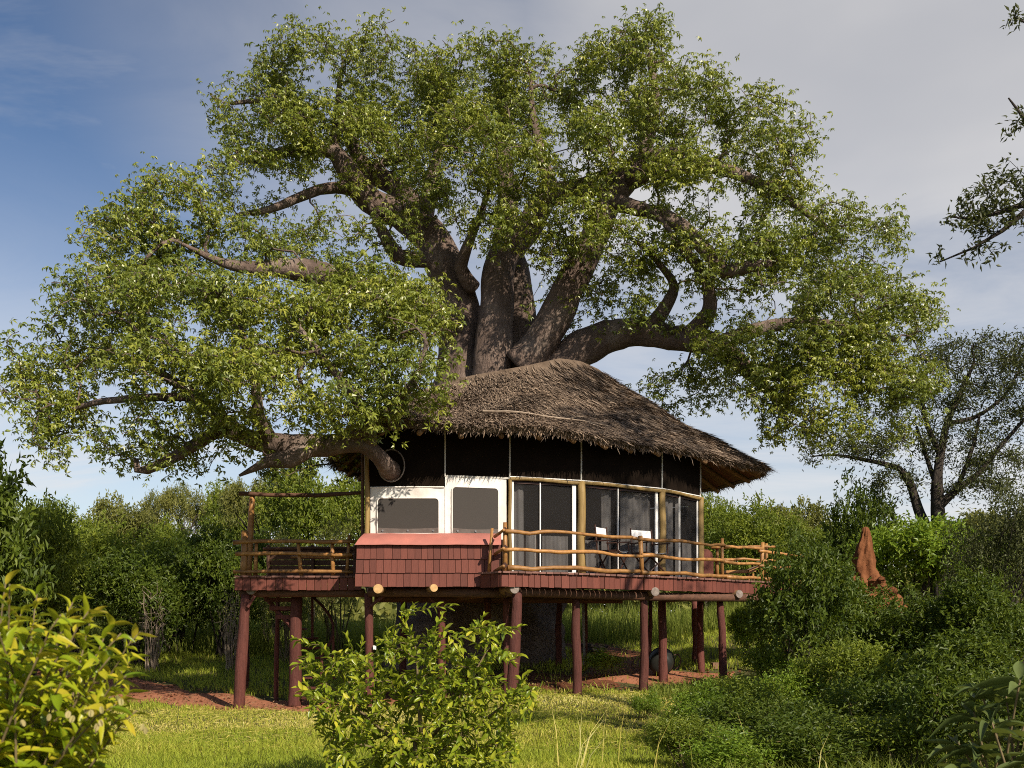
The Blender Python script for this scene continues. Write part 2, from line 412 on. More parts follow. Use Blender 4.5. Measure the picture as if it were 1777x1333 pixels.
M['shrub_leaf'] = leaf_mat('glossy_shrub_leaf', SHRUB_COLS, (0.36, 0.42, 0.05), 0.32, 0.3)
M['shrub_leaf_single'] = leaf_mat('glossy_shrub_leaf_single', SHRUB_COLS, (0.36, 0.42, 0.05), 0.32, 0.3, use='obj')
M['big_leaf_single'] = leaf_mat('velvet_big_leaf', [(0.069, 0.101, 0.025), (0.124, 0.158, 0.043)], (0.276, 0.328, 0.050), 0.25, 0.6, use='obj')
M['pod'] = leaf_mat('winged_pod', [(0.40, 0.36, 0.13), (0.55, 0.45, 0.22)], (0.5, 0.45, 0.15), 0.3, 0.5, use='obj')
M['plastic_grey'] = surf('grey_plastic', (0.20, 0.20, 0.20), (0.27, 0.27, 0.26), 6, (1, 1, 1), 0.5, 0.05, 0.002)
M['tub'] = surf('dull_galvanised', (0.010, 0.012, 0.010), (0.021, 0.022, 0.018), 5, (1, 1, 1), 0.55, 0.3, 0.006)
M['dead_wood'] = surf('bleached_stick', (0.22, 0.16, 0.11), (0.38, 0.30, 0.22), 10, (1, 1, 1), 0.8, 0.2, 0.004)
M['brick'] = surf('old_brown_brick', (0.15, 0.085, 0.05), (0.25, 0.14, 0.08), 9, (1, 1, 1), 0.9, 0.4, 0.006)

M['litter'] = leaf_mat('dry_litter', [(0.07, 0.035, 0.02), (0.16, 0.09, 0.045), (0.30, 0.20, 0.11)], (0.2, 0.12, 0.05), 0.1, 0.8, spec=0.1)

# ------------------------------------------------------------------ foliage and branch engine
def frames(D, N):
    D = unit(D); S = unit(np.cross(N, D)); N2 = np.cross(D, S)
    return D, S, N2
def kites(mb, P, D, N, L, W, r, fold=0.22, droop=0.2, mid=0.45):
    P = np.asarray(P); n = len(P)
    D, S, N = frames(D, N)
    L = np.broadcast_to(np.asarray(L, float), (n,))[:, None]; W = np.broadcast_to(np.asarray(W, float), (n,))[:, None]
    c = P + D * L * mid
    v = np.stack([P, c - S * W / 2 + N * W * fold, P + D * L - N * L * droop, c + S * W / 2 + N * W * fold], 1)
    mb.add(v.reshape(-1, 3), np.arange(4 * n).reshape(-1, 4), None, np.repeat(np.broadcast_to(r, (n,)), 4))
def palmate(mb, C, N, size, rng, r, k=5, ratio=0.30, droop=0.35):
    n = len(C); N = unit(N)
    ref = unit(rng.normal(0, 1, (n, 3)))
    T = unit(np.cross(N, ref)); B = np.cross(N, T)
    size = np.broadcast_to(np.asarray(size, float), (n,))
    for i in range(k):
        a = (i / k) * 2 * np.pi * 0.9 + rng.normal(0, 0.2, n)
        D = np.cos(a)[:, None] * T + np.sin(a)[:, None] * B - N * (0.25 + 0.25 * rng.random(n))[:, None]
        kites(mb, C, D, N + 0.35 * rng.normal(0, 1, (n, 3)), size * rng.uniform(0.75, 1.1, n), size * ratio * rng.uniform(0.8, 1.2, n), r + rng.normal(0, 0.06, n), 0.2, droop)

class Skel:
    def __init__(s):
        s.p = []; s.par = []; s.fix = []; s.dep = []; s.ok = []; s.dir = []; s.chains = []
    def node(s, p, par, fix=None, ok=True):
        s.p.append(np.asarray(p, float)); s.par.append(par); s.fix.append(fix)
        s.dep.append(0 if par < 0 else s.dep[par] + float(np.linalg.norm(p - s.p[par])))
        d = np.array([0, 0, 1.0]) if par < 0 else unit(p - s.p[par])
        s.dir.append(d); s.ok.append(ok)
        return len(s.p) - 1
    def nearest(s, p):
        return int(np.argmin(np.linalg.norm(np.array(s.p) - p, axis=1)))
    def limb(s, pts, radii, step=0.3, rng=None, wig=0.0, start_ok=0.0, name='limb', join=True):
        P = catmull(np.column_stack([pts, radii]), step)
        Q, R = P[:, :3], P[:, 3]
        if rng is not None and wig: Q[1:] += rng.normal(0, 1, Q[1:].shape) * (R[1:, None] * wig)
        par = s.nearest(Q[0]) if (s.p and join) else -1
        ids = []
        for i, (q, r) in enumerate(zip(Q, R)):
            par = s.node(q, par, r, ok=(i / len(Q) >= start_ok)); ids.append(par)
        s.chains.append((ids, True, name))
        return ids
    def grow(s, tips, rng, up=0.25, droop=0.35, step=0.3, wig=0.05, depw=0.12):
        pos = np.array(s.p); ok = np.array(s.ok)
        d0 = np.array([np.linalg.norm(pos[ok] - t, axis=1).min() for t in tips])
        order = np.argsort(d0)
        cap = len(pos) + len(tips) * 30
        A = np.zeros((cap, 3)); A[:len(pos)] = pos; OK = np.zeros(cap, bool); OK[:len(pos)] = ok
        DP = np.zeros(cap); DP[:len(pos)] = s.dep
        n = len(pos); out = []
        for ti in order:
            t = tips[ti]
            c = np.linalg.norm(A[:n] - t, axis=1) + depw * DP[:n]; c[~OK[:n]] = 1e9
            k = int(np.argmin(c)); p0 = A[k]; d = t - p0; dl = np.linalg.norm(d)
            if dl < 0.05: continue
            du = d / dl; dp = s.dir[k]
            p1 = p0 + unit(0.45 * dp + 0.55 * du + np.array([0, 0, up])) * dl * 0.38
            p2 = t - unit(du + np.array([0, 0, -droop])) * dl * 0.33
            m = max(3, int(dl / step) + 1); ids = [k]; par = k
            for q in range(1, m + 1):
                u = q / m
                pt = (1 - u) ** 3 * p0 + 3 * (1 - u) ** 2 * u * p1 + 3 * (1 - u) * u * u * p2 + u ** 3 * t
                if q < m: pt = pt + rng.normal(0, wig, 3) * min(1, dl)
                par = s.node(pt, par, None, True)
                A[n] = pt; OK[n] = True; DP[n] = s.dep[par]; n += 1
                ids.append(par)
            s.chains.append((ids, False, 'twig')); out.append((ids, ti))
        return out
    def radii(s, tip=0.007, e=2.4, cap=0.12):
        n = len(s.p); acc = np.zeros(n); has = np.zeros(n, bool)
        for i in range(n - 1, -1, -1):
            if not has[i]: acc[i] = tip ** e
            p = s.par[i]
            if p >= 0: acc[p] += acc[i]; has[p] = True
        r = np.minimum(acc ** (1 / e), cap)
        for i in range(n):
            if s.fix[i] is not None: r[i] = s.fix[i]
        return r
    def tubes(s, mb, r, rng, manual=None, gnarl=0.06, names=None):
        for ids, man, name in s.chains:
            if manual is not None and man != manual: continue
            if names is not None and name not in names: continue
            P = np.array([s.p[i] for i in ids]); R = r[ids].copy()
            if not man: R[0] = min(R[0], R[1] * 1.35)
            m = R.max()
            sides = 14 if m > 0.3 else 9 if m > 0.12 else 6 if m > 0.04 else 4 if m > 0.015 else 3
            if m > 0.10:
                n0 = mb.n; sides = 26 if m > 0.3 else 16
                if len(P) > 2: P = catmull(P, 0.13); R = np.interp(np.linspace(0, 1, len(P)), np.linspace(0, 1, len(R)), R)
                tube(mb, P, R, sides, cap=True, r=rng.random())
                V = mb.V[-1]; k = len(P) * sides; ax = np.repeat(P, sides, 0); dv = V[:k] - ax
                f = np.array([mnoise.noise(Vector(p) * 0.9) * 0.16 + mnoise.noise(Vector((p[0] * 3.1, p[1] * 3.1, p[2] * 1.1))) * 0.12 + mnoise.noise(Vector((p[0] * 8, p[1] * 8, p[2] * 3))) * 0.05 for p in V[:k]])
                V[:k] = ax + dv * (1 + f)[:, None]
            else:
                tube(mb, P, R, sides, cap=man or m > 0.05, gnarl=gnarl if m > 0.06 else 0.0, rng=rng, r=rng.random())

def blob_tips(blobs, dens, rng):
    """blobs: (centre xyz, (rx, ry, rz), density factor). Points lean to the upper shell of each blob."""
    T, Cn = [], []
    for c, rad, k in blobs:
        rad = np.asarray(rad, float)
        n = max(3, int(dens * k * (rad[0] * rad[2] + 0.5 * rad[0] * rad[1])))
        d = unit(rng.normal(0, 1, (n, 3))); d[:, 2] = np.where((d[:, 2] < 0) & (rng.random(n) < 0.45), -d[:, 2], d[:, 2])
        rr = rng.uniform(0.35, 1.0, n) ** 0.6
        T.append(np.asarray(c) + d * rad * rr[:, None]); Cn.append(np.repeat(np.asarray(c)[None], n, 0))
    return np.concatenate(T), np.concatenate(Cn)
def spray_points(s, twigs, length, gap, rng, jit, nmin=4):
    P, D, I = [], [], []
    for ids, ti in twigs:
        pts = np.array([s.p[i] for i in ids])
        seg = np.linalg.norm(np.diff(pts, axis=0), axis=1); cum = np.concatenate([[0], np.cumsum(seg)]); tot = cum[-1]
        a = max(0, tot - length); m = max(nmin, int((tot - a) / gap))
        t = rng.uniform(a, tot, m); t[0] = tot
        q = np.stack([np.interp(t, cum, pts[:, j]) for j in range(3)], 1)
        P.append(q + rng.normal(0, jit, q.shape)); D.append(np.repeat(unit(pts[-1] - pts[-2])[None], m, 0)); I.append(np.full(m, ti))
    return np.concatenate(P), np.concatenate(D), np.concatenate(I)

LEAF_T = {}
def leaf_template(curl=0.25, fold=0.28, wave=0.05, st=6, seed=0, tipw=1.0):
    rg = np.random.default_rng(seed)
    v, q = [], []
    for i in range(st + 1):
        t = i / st
        w = 0.5 * (math.sin(math.pi * min(1, t ** 0.85)) ** 0.85) if 0 < t < 1 else 0.02
        z = -curl * t * t + wave * math.sin(t * 7 + seed)
        tw = 0.25 * math.sin(seed * 1.7) * t
        for sd in (-1, 0, 1):
            v.append((t, sd * w, z + abs(sd) * w * fold + sd * w * tw))
    for i in range(st):
        for j in range(2):
            a = i * 3 + j
            q.append((a, a + 3, a + 4, a + 1))
    return np.array(v), np.array(q)
def leaf_meshes(prefix, ratio, m, n=8, curl=(0.05, 0.4)):
    out = []
    for k in range(n):
        v, q = leaf_template(np.interp(k, (0, n - 1), curl), 0.24 + 0.05 * (k % 3), 0.025, 6, k)
        v = v * np.array([1, ratio, ratio if False else 1])
        mb = MB(); mb.add(v, q); me = mb.mesh(prefix, smooth=True); me.materials.append(m); out.append((me, v, q))
    return out
def leaf_batch(mb, tmpl, P, D, N, L, r):
    D, S, N = frames(D, N)
    v, q = tmpl; n = len(P); L = np.broadcast_to(L, (n,))
    X = P[:, None, :] + L[:, None, None] * (v[None, :, 0:1] * D[:, None] + v[None, :, 1:2] * S[:, None] + v[None, :, 2:3] * N[:, None])
    Q = (q[None] + np.arange(n)[:, None, None] * len(v)).reshape(-1, 4)
    mb.add(X.reshape(-1, 3), Q, None, np.repeat(r, len(v)))
def leafy_plant(root, leaf_name, tm, mat_batch, P, D, N, L, r, limit=300, rest='foliage', key=None):
    """the leaves nearest to the viewer's side become parts, the rest one mesh"""
    n = len(P)
    order = np.argsort(key if key is not None else P[:, 1]); single = order[:limit]; other = order[limit:]
    Df, Sf, Nf = frames(D, N)
    for k, i in enumerate(single):
        me = tm[k % len(tm)][0]
        R = Matrix((Df[i], Sf[i], Nf[i])).transposed()
        inst(leaf_name, me, root, P[i], R, (L[i],) * 3)
    if len(other):
        mb = MB()
        for j in range(len(tm)):
            s_ = other[j::len(tm)]
            if len(s_): leaf_batch(mb, tm[j][1:], P[s_], D[s_], N[s_], L[s_], r[s_])
        put(rest, mb, mat_batch, root, smooth=True, kind='stuff')

# ------------------------------------------------------------------ ground, path, soil
def ground():
    def axis(a, b, near0, near1, fine):
        c = list(np.arange(near0, near1, fine)); s = fine; x = near1
        while x < b: c.append(x); s *= 1.18; x += s
        c.append(b); s = fine; x = near0
        while x > a: x -= s; s *= 1.18; c.insert(0, max(x, a))
        return np.unique(np.array(c))
    xs = axis(-900, 900, -14, 16, 0.25); ys = axis(-150, 1500, 1, 34, 0.25)
    X, Y = np.meshgrid(xs, ys); V = np.stack([X, Y, gz(X, Y)], -1).reshape(-1, 3)
    nx = len(xs); i, j = np.meshgrid(np.arange(nx - 1), np.arange(len(ys) - 1)); a = (j * nx + i).ravel()
    mb = MB(); mb.add(V, np.stack([a, a + 1, a + nx + 1, a + nx], 1))
    tag(put('ground', mb, M['ground'], smooth=True), kind='structure')
ground()
PATH = [(-13, 25.5, 0.9), (-9.5, 22.6, 1.0), (-7.2, 20.6, 1.05), (-5.2, 19.5, 1.15), (-3.4, 19.1, 1.0), (-1.8, 19.4, 0.8)]
PATH2 = [(1.6, 20.6, 0.8), (2.6, 22.0, 1.0), (2.9, 24.0, 0.8), (2.2, 26.5, 0.7), (1.2, 29.5, 0.7)]
PATCH = [(1.8, 20.9, 0.5), (2.9, 21.1, 0.95), (3.9, 21.3, 1.0), (4.8, 21.7, 0.55)]
def strip_sheet(name, pl, m, lift, seed):
    rg = np.random.default_rng(seed); P = catmull(np.array(pl), 0.18); mb = MB()
    t = unit(np.gradient(P[:, :2], axis=0)); nrm = np.stack([-t[:, 1], t[:, 0]], 1)
    n = len(P); k = 9; u = np.linspace(-1, 1, k)
    w = P[:, 2:3] * (1 + 0.16 * np.sin(np.arange(n) * 0.55 + seed)[:, None] * np.sign(u)[None] + 0.12 * rg.normal(0, 1, (n, 1)) * (np.abs(u) > 0.99)[None])
    e = np.minimum(1, np.minimum(np.arange(n), np.arange(n)[::-1]) / 5.0 + 0.12)[:, None]
    XY = P[:, None, :2] + nrm[:, None, :] * (u[None] * w * e)[:, :, None]
    V = np.concatenate([XY, (gz(XY[..., 0], XY[..., 1]) + lift - 0.05 * (np.abs(u) > 0.99)[None])[..., None]], -1).reshape(-1, 3)
    i, j = np.meshgrid(np.arange(n - 1), np.arange(k - 1), indexing='ij'); a = (i * k + j).ravel()
    mb.add(V, np.stack([a, a + 1, a + k + 1, a + k], 1)[:, ::-1])
    return tag(put(name, mb, m, smooth=True), kind='structure')
strip_sheet('dirt_path', PATH, M['path'], 0.016, 1)
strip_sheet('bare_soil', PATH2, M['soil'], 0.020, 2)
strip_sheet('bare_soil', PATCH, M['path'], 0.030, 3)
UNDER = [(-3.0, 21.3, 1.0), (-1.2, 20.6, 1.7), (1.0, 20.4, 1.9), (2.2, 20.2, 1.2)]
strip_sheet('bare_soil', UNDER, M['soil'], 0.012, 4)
def dist_line(x, y, pl):
    P = catmull(np.array(pl), 0.4); d = np.full(x.shape, 1e9)
    for a in P: d = np.minimum(d, np.hypot(x - a[0], y - a[1]) / a[2])
    return d

# ------------------------------------------------------------------ treehouse cabin
DZ = 2.5                                     # deck level
rc = np.random.default_rng(11)
WALL = np.array([(-2.574, 17.9), (-1.207, 17.9), (-0.047, 18.2), (1.293, 18.7), (2.973, 19.8), (3.96, 21.0), (4.05, 22.7), (2.7, 23.2)])
BACK = np.array([(2.7, 23.2), (-2.2, 22.9), (-2.95, 20.8), (-2.574, 17.9)])
cabin = empty('treehouse', (0.6, 20.5, gz(0.6, 20.5)), 'round timber and canvas treehouse with a shaggy thatched roof built around the giant tree', 'treehouse')
def facet(p0, p1):
    p0 = np.array([*p0, 0.0]); p1 = np.array([*p1, 0.0]); L = np.linalg.norm(p1 - p0); e = (p1 - p0) / L
    n = np.array([e[1], -e[0], 0.0])
    return p0, e, n, L
def slab(mb, fc, u0, u1, z0, z1, o0, o1, r=0.5):
    p0, e, n, L = fc
    def c(u, o, z): return p0 + e * u + n * o + np.array([0, 0, z])
    hexa(mb, [c(u0, o1, z0), c(u1, o1, z0), c(u1, o0, z0), c(u0, o0, z0)], [c(u0, o1, z1), c(u1, o1, z1), c(u1, o0, z1), c(u0, o0, z1)], r)
def fpt(fc, u, o, z): return fc[0] + fc[1] * u + fc[2] * o + np.array([0, 0, z])
MID, TOP = 4.25, 5.35
FC = [facet(WALL[i], WALL[i + 1]) for i in range(len(WALL) - 1)]
# upper dark screens, battens
for i, fc in enumerate(FC):
    zlo = 4.06 if i == 0 else MID + 0.03
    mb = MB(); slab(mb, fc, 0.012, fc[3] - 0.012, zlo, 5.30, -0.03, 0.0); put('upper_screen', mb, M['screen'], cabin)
    if 0 < i < 6:
        q = fpt(fc, 0, 0.012, 0)
        mb = MB(); tube(mb, [q + (0, 0, (4.25 if i < 2 else MID)), q + (0.004, 0, 4.8), q + (0, 0, 5.26)], 0.016, 6); put('batten', mb, M['cord'], cabin)
# middle rail: a log round the front
for i, fc in enumerate(FC[1:6]):
    if i == 0:
        mb = MB(); slab(mb, fc, 0.0, fc[3] - 0.02, MID - 0.005, MID + 0.028, -0.02, 0.02); put('middle_rail', mb, M['cord'], cabin); continue
    mb = MB(); a, b = fpt(fc, 0.0, 0.03, MID), fpt(fc, fc[3], 0.03, MID)
    tube(mb, [a + (b - a) * t + np.array([0, 0, 0.012 * math.sin(t * 5)]) for t in np.linspace(0, 1, 6)], 0.034, 8, gnarl=0.05, rng=rc); put('middle_rail', mb, M['pole'], cabin)
    mb = MB(); slab(mb, fc, 0.0, fc[3], MID + 0.035, MID + 0.052, 0.0, 0.026); put('rail_strip', mb, M['strip'], cabin)
# canvas walls with rounded screen windows
def canvas_panel(fc, u0, u1, z0, z1, win):
    mb = MB(); nu, nz_ = 26, 24
    U, Z = np.meshgrid(np.linspace(u0, u1, nu), np.linspace(z0, z1, nz_))
    O = 0.012 + 0.006 * np.sin(U * 9 + Z * 3) + 0.005 * np.sin(Z * 14 + U * 4) * np.sin(U * 5) + 0.002 * rc.normal(0, 1, U.shape)
    V = fc[0] + U[..., None] * fc[1] + O[..., None] * fc[2]; V[..., 2] += Z
    a = (np.arange(nz_ - 1)[:, None] * nu + np.arange(nu - 1)[None]).ravel()
    mb.add(V.reshape(-1, 3), np.stack([a, a + 1, a + nu + 1, a + nu], 1)); p = put('canvas_wall', mb, M['canvas'], cabin, smooth=True)
    w0, w1, h0, h1 = win; rr = 0.07; prof = []
    for cx_, cz, s0 in ((w1 - rr, h1 - rr, 0), (w0 + rr, h1 - rr, 1), (w0 + rr * 0.3, h0 + rr * 0.3, 2), (w1 - rr * 0.3, h0 + rr * 0.3, 3)):
        q = rr if s0 < 2 else rr * 0.3
        for k in range(5):
            t = (s0 + k / 4) * math.pi / 2; prof.append((cx_ + q * math.cos(t), cz + q * math.sin(t)))
    n = len(prof); mb = MB()
    v = [fpt(fc, u, 0.031, z) for u, z in prof] + [fpt(fc, u, 0.01, z) for u, z in prof]
    cxy = fpt(fc, (w0 + w1) / 2, 0.027, (h0 + h1) / 2); v.append(cxy)
    mb.add(v, [(i, (i + 1) % n, n + (i + 1) % n, n + i) for i in range(n)], [(2 * n, i, (i + 1) % n) for i in range(n)])
    w = put('window', mb, M['window_mesh'], cabin)
    mb = MB(); pts = [fpt(fc, u, 0.032, z) for u, z in prof]; pts.append(pts[0]); tube(mb, pts, 0.013, 6, cap=False); put('frame', mb, M['canvas'], w, smooth=True)
    mb = MB(); k = 12
    uu = np.linspace(w0 + 0.005, w1 - 0.005, k)
    lo = [fpt(fc, u, 0.043, h0 + 0.01) for u in uu]; hi = [fpt(fc, u, 0.036, h0 + 0.105 - 0.02 * math.sin(math.pi * (u - w0) / (w1 - w0))) for u in uu]
    mb.add(lo + hi, [(i, i + 1, k + i + 1, k + i) for i in range(k - 1)]); put('hem', mb, M['flap'], w)
    for u in np.linspace(w0 + 0.1, w1 - 0.1, 3):
        mb = MB(); q = fpt(fc, u, 0.043, h0 + 0.05); tube(mb, [q, q + fc[2] * 0.012], 0.019, 10); put('stud', mb, M['metal'], w)
canvas_panel(FC[0], 0.03, FC[0][3] - 0.004, 3.14, 4.06, (0.155, 1.262, 3.225, 3.86))
canvas_panel(FC[1], 0.002, FC[1][3] - 0.06, 3.14, MID, (0.125, 0.985, 3.225, 4.07))
# canvas hem above the left window
mb = MB(); q0, q1 = fpt(FC[0], 0.03, 0.02, 4.05), fpt(FC[0], FC[0][3] - 0.01, 0.02, 4.06); tube(mb, [q0, (q0 + q1) / 2 + (0, 0, 0.008), q1], 0.014, 6); put('rail_strip', mb, M['canvas'], cabin)
# screen doors
def doors(fc, u0, u1, split, left_post, right_strip):
    zb, zt = DZ + 0.035, MID - 0.035
    edges = [u0, split, u1]
    for k in range(2):
        a, b = edges[k] + 0.012, edges[k + 1] - 0.012
        mb = MB(); slab(mb, fc, a, b, zb, zt, -0.05, -0.028); d = put('screen_door', mb, M['screen_door'], cabin)
        mb = MB(); slab(mb, fc, a, b, zt - 0.035, zt, -0.026, -0.012); put('frame', mb, M['dark_wood'], d)
        mb = MB(); slab(mb, fc, a, b, zb, zb + 0.03, -0.026, -0.012); put('frame', mb, M['strip'], d)
        w = 0.012 if k == 0 else right_strip
        mb = MB(); slab(mb, fc, b - w, b + 0.010, zb, zt, -0.024, 0.006); put('frame', mb, M['strip'], d)
        if k == 0:
            mb = MB(); slab(mb, fc, a - 0.01, a + left_post, zb, zt, -0.024, 0.006); put('frame', mb, M['strip'], d)
def curtain(fc, u0, u1, z0, z1, dp=0.16):
    n = int((u1 - u0) / 0.018); uu = np.linspace(u0, u1, n); ph = rc.uniform(0, 6)
    oo = -dp + 0.028 * np.sin(uu * 34 + ph) + 0.014 * np.sin(uu * 71 + 2 * ph)
    V = [fpt(fc, u, o - 0.0, z0) for u, o in zip(uu, oo)] + [fpt(fc, u0 + (u - u0) * 0.97, o * 0.9 - 0.015, z1) for u, o in zip(uu, oo)]
    mb = MB(); mb.add(V, [(i, i + 1, n + i + 1, n + i) for i in range(n - 1)]); put('curtain', mb, M['curtain'], cabin, smooth=True)
for i_, a_, b_, zl, zh in ((2, 0.04, 0.36, 2.53, 4.2), (2, 0.40, 0.60, 2.53, 3.3), (2, 0.72, 1.26, 2.53, 3.25), (3, 0.06, 0.55, 2.53, 3.2), (3, 0.60, 0.86, 2.53, 4.2), (3, 1.10, 1.90, 2.53, 4.2), (4, 0.09, 0.70, 2.53, 4.2), (4, 0.80, 1.0, 2.53, 4.2), (4, 1.05, 1.42, 2.53, 3.3)):
    curtain(FC[i_], a_, b_, zl, zh)
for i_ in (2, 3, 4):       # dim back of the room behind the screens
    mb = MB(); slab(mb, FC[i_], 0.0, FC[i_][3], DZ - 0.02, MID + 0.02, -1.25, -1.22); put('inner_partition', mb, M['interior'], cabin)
doors(FC[2], 0.03, FC[2][3] - 0.10, 0.62, 0.04, 0.065)
doors(FC[3], 0.06, FC[3][3] - 0.10, 0.91, 0.02, 0.05)
doors(FC[4], 0.07, FC[4][3] - 0.08, 0.73, 0.012, 0.02)
def pole(q, z0, z1, r):
    mb = MB(); q = np.asarray(q, float); n = 9
    tube(mb, [np.array([q[0] + 0.008 * math.sin(k * 1.1 + q[0]), q[1], z0 + (z1 - z0) * k / (n - 1)]) for k in range(n)], r * np.linspace(1.04, 0.94, n), 12, gnarl=0.04, rng=rc)
    put('wall_pole', mb, M['pole'], cabin, smooth=True)
for i, r in ((2, 0.035), (3, 0.078), (4, 0.070), (5, 0.068)):
    q = WALL[i] + 0.02 * np.array(FC[i][2][:2]); pole(q, DZ + 0.01, MID + (0.02 if i > 2 else 0.0), r)
pole(WALL[0] + (-0.03, -0.02), DZ + 0.02, 5.1, 0.045)
mb = MB(); tube(mb, [(-2.70, 18.0, DZ), (-2.70, 18.0, 5.1)], 0.03, 8); put('wall_pole', mb, M['dark_log'], cabin)
# hidden sides and back, floor
for i in range(3):
    fc = facet(BACK[i], BACK[i + 1]); mb = MB(); slab(mb, fc, 0, fc[3], DZ - 0.05, 5.3, -0.05, 0.0); put('rear_wall', mb, M['screen'] if i == 2 else M['interior'], cabin)
for i in (5, 6):
    mb = MB(); slab(mb, FC[i], 0.01, FC[i][3] - 0.01, DZ - 0.05, MID + 0.02, -0.03, 0.0); put('rear_wall', mb, M['screen'], cabin)
P_ = np.vstack([WALL, BACK[1:3]]); mb = MB(); k = len(P_); ctr = P_.mean(0); ins = ctr + (P_ - ctr) * 0.985
v = [(x, y, DZ - 0.006) for x, y in ins] + [(x, y, DZ - 0.09) for x, y in ins]
mb.add(v + [(*ctr, DZ - 0.006), (*ctr, DZ - 0.09)], [(i, k + i, k + (i + 1) % k, (i + 1) % k) for i in range(k)], [(2 * k, i, (i + 1) % k) for i in range(k)] + [(2 * k + 1, k + (i + 1) % k, k + i) for i in range(k)])
put('cabin_floor', mb, M['interior'], cabin)
# hanging tool or towel seen as a pale patch in the dark below the floor, lower side skirts
# shingled bay under the two canvas windows
BX0, BX1, BY = -2.72, -0.24, 17.45
bay = MB(); hexa(bay, [(BX0 + .02, BY + .045, 2.30), (BX1, BY + .045, 2.30), (BX1, 17.86, 2.30), (BX0 + .02, 17.86, 2.30)], [(BX0 + .05, BY + .10, 3.02), (BX1, BY + .10, 3.02), (BX1, 17.86, 3.02), (BX0 + .05, 17.86, 3.02)])
bay_o = put('shingle_bay', bay, M['red_wood'], cabin, label='red shingled bay below the two canvas windows')
SH = board_mesh('shingle', M['red_wood'], 0.02)
for row in range(3):
    z1 = 3.0 - row * 0.243; x = BX0 - 0.01 + row * -0.012
    while x < BX1 - 0.02:
        w = min(rc.uniform(0.095, 0.15), BX1 + 0.06 - x); h = 0.262 + rc.uniform(-0.006, 0.006)
        yb = BY + 0.028 - 0.000 * row - (0.0 if row == 0 else row * 0.006)
        tilt = Matrix.Rotation(math.radians(-6.5 + rc.uniform(-0.8, 0.8)), 3, 'X')
        inst('shingle', SH, bay_o, (x + w / 2, yb, z1 - h / 2), tilt, (w - 0.007, 0.016, h)); x += w
# end cheek + salmon sheet curving out from the wall
mb = MB(); prof = [(17.885, 3.23), (17.74, 3.21), (17.59, 3.155), (17.475, 3.085), (17.405, 3.0), (17.405, 2.985)]
xs_ = np.linspace(BX0 - 0.03, BX1 + 0.05, 24); V = []
for j, x in enumerate(xs_):
    for (y, z) in prof: V.append((x + (0.5 * (z - 2.985) if j == 0 else 0), y, z + 0.003 * math.sin(x * 5) - 0.002 * math.sin(x * 15)))
np_ = len(prof); a = (np.arange(23)[:, None] * np_ + np.arange(np_ - 1)[None]).ravel()
mb.add(V, np.stack([a, a + 1, a + np_ + 1, a + np_], 1)); put('awning_flap', mb, M['salmon'], cabin, smooth=True, label='salmon waterproof sheet folded over the shingled bay')
# matching bay cheek at the far end of the cabin
mb = MB(); c0 = np.array([4.02, 21.0]); d = np.array([0.32, -0.05])
pr = [(0.0, DZ + 0.01), (0.24, DZ + 0.01), (0.24, 3.0), (0.21, 3.10), (0.13, 3.17), (0.0, 3.19)]
V = [(c0[0] + u * 0.95, c0[1] + u * -0.02, z) for u, z in pr] + [(c0[0] + u * 0.95, c0[1] + u * -0.02 + 1.5, z) for u, z in pr]
mb.add(V, [(i, (i + 1) % 6, 6 + (i + 1) % 6, 6 + i) for i in range(6)], [(0, i + 1, i) for i in range(1, 5)][::-1] + [(6, 6 + i, 7 + i) for i in range(1, 5)])
put('side_bay', mb, M['red_wood'], cabin, label='rounded red bay at the right end of the cabin')

# ---- roof
EAVE = np.array([(-3.7, 21.0), (-3.45, 19.2), (-2.9, 17.55), (-2.1, 16.95), (0.1, 17.35), (1.6, 18.15), (2.91, 19.25), (4.3, 20.45), (5.46, 21.6), (5.75, 22.6), (4.9, 25.0), (2.5, 25.6), (-1.0, 25.6), (-3.2, 24.0)])
RX = np.array([-2.4, -0.9, 0.3, 0.99, 1.45, 1.87]); RY = np.array([20.4, 20.8, 21.0, 21.0, 21.1, 21.3]); RZ = np.array([6.2, 6.75, 7.02, 7.17, 7.16, 7.06])
NE, NT = 120, 18
ecl = np.vstack([EAVE, EAVE[:1]]); ec = catmull(np.vstack([EAVE[-2:], EAVE, EAVE[:2]]), 0.12)
seg = np.linalg.norm(np.diff(ecl, axis=0), axis=1); cum = np.concatenate([[0], np.cumsum(seg)])
tt = np.linspace(0, cum[-1], NE, endpoint=False)
E2 = np.stack([np.interp(tt, cum, ecl[:, i]) for i in range(2)], 1)
for _ in range(2): E2 = 0.5 * E2 + 0.25 * np.roll(E2, 1, 0) + 0.25 * np.roll(E2, -1, 0)
def roof_pt(k, t):
    """k: float eave index array, t 0 at the ridge .. 1 at the eave"""
    k = np.asarray(k, float); i0 = np.floor(k).astype(int) % NE; i1 = (i0 + 1) % NE; f = (k - np.floor(k))[..., None]
    e = E2[i0] * (1 - f) + E2[i1] * f
    rx = np.interp(e[..., 0], [-3.7, 5.5], [-2.4, 1.87]); ry = np.interp(rx, RX, RY); rz = np.interp(rx, RX, RZ)
    ry = ry + np.clip(e[..., 1] - ry, -1, 1) * 0.12
    ez = 5.06 + 0.03 * np.sin(e[..., 0] * 2.3)
    x = rx + (e[..., 0] - rx) * t; y = ry + (e[..., 1] - ry) * t
    z = rz + (ez - rz) * t ** 0.87
    z = z + 0.035 * np.sin(x * 2.2 + y * 1.3) * np.sin(t * 3.1) + 0.03 * np.sin(x * 5.1 - y * 2.7) * np.sin(t * 3.1)
    return np.stack([x, y, z], -1)
K, T_ = np.meshgrid(np.arange(NE), np.linspace(0, 1, NT), indexing='ij')
RP = roof_pt(K, T_)
mb = MB(); idx = np.arange(NE * NT).reshape(NE, NT); nx_ = np.roll(idx, -1, 0)
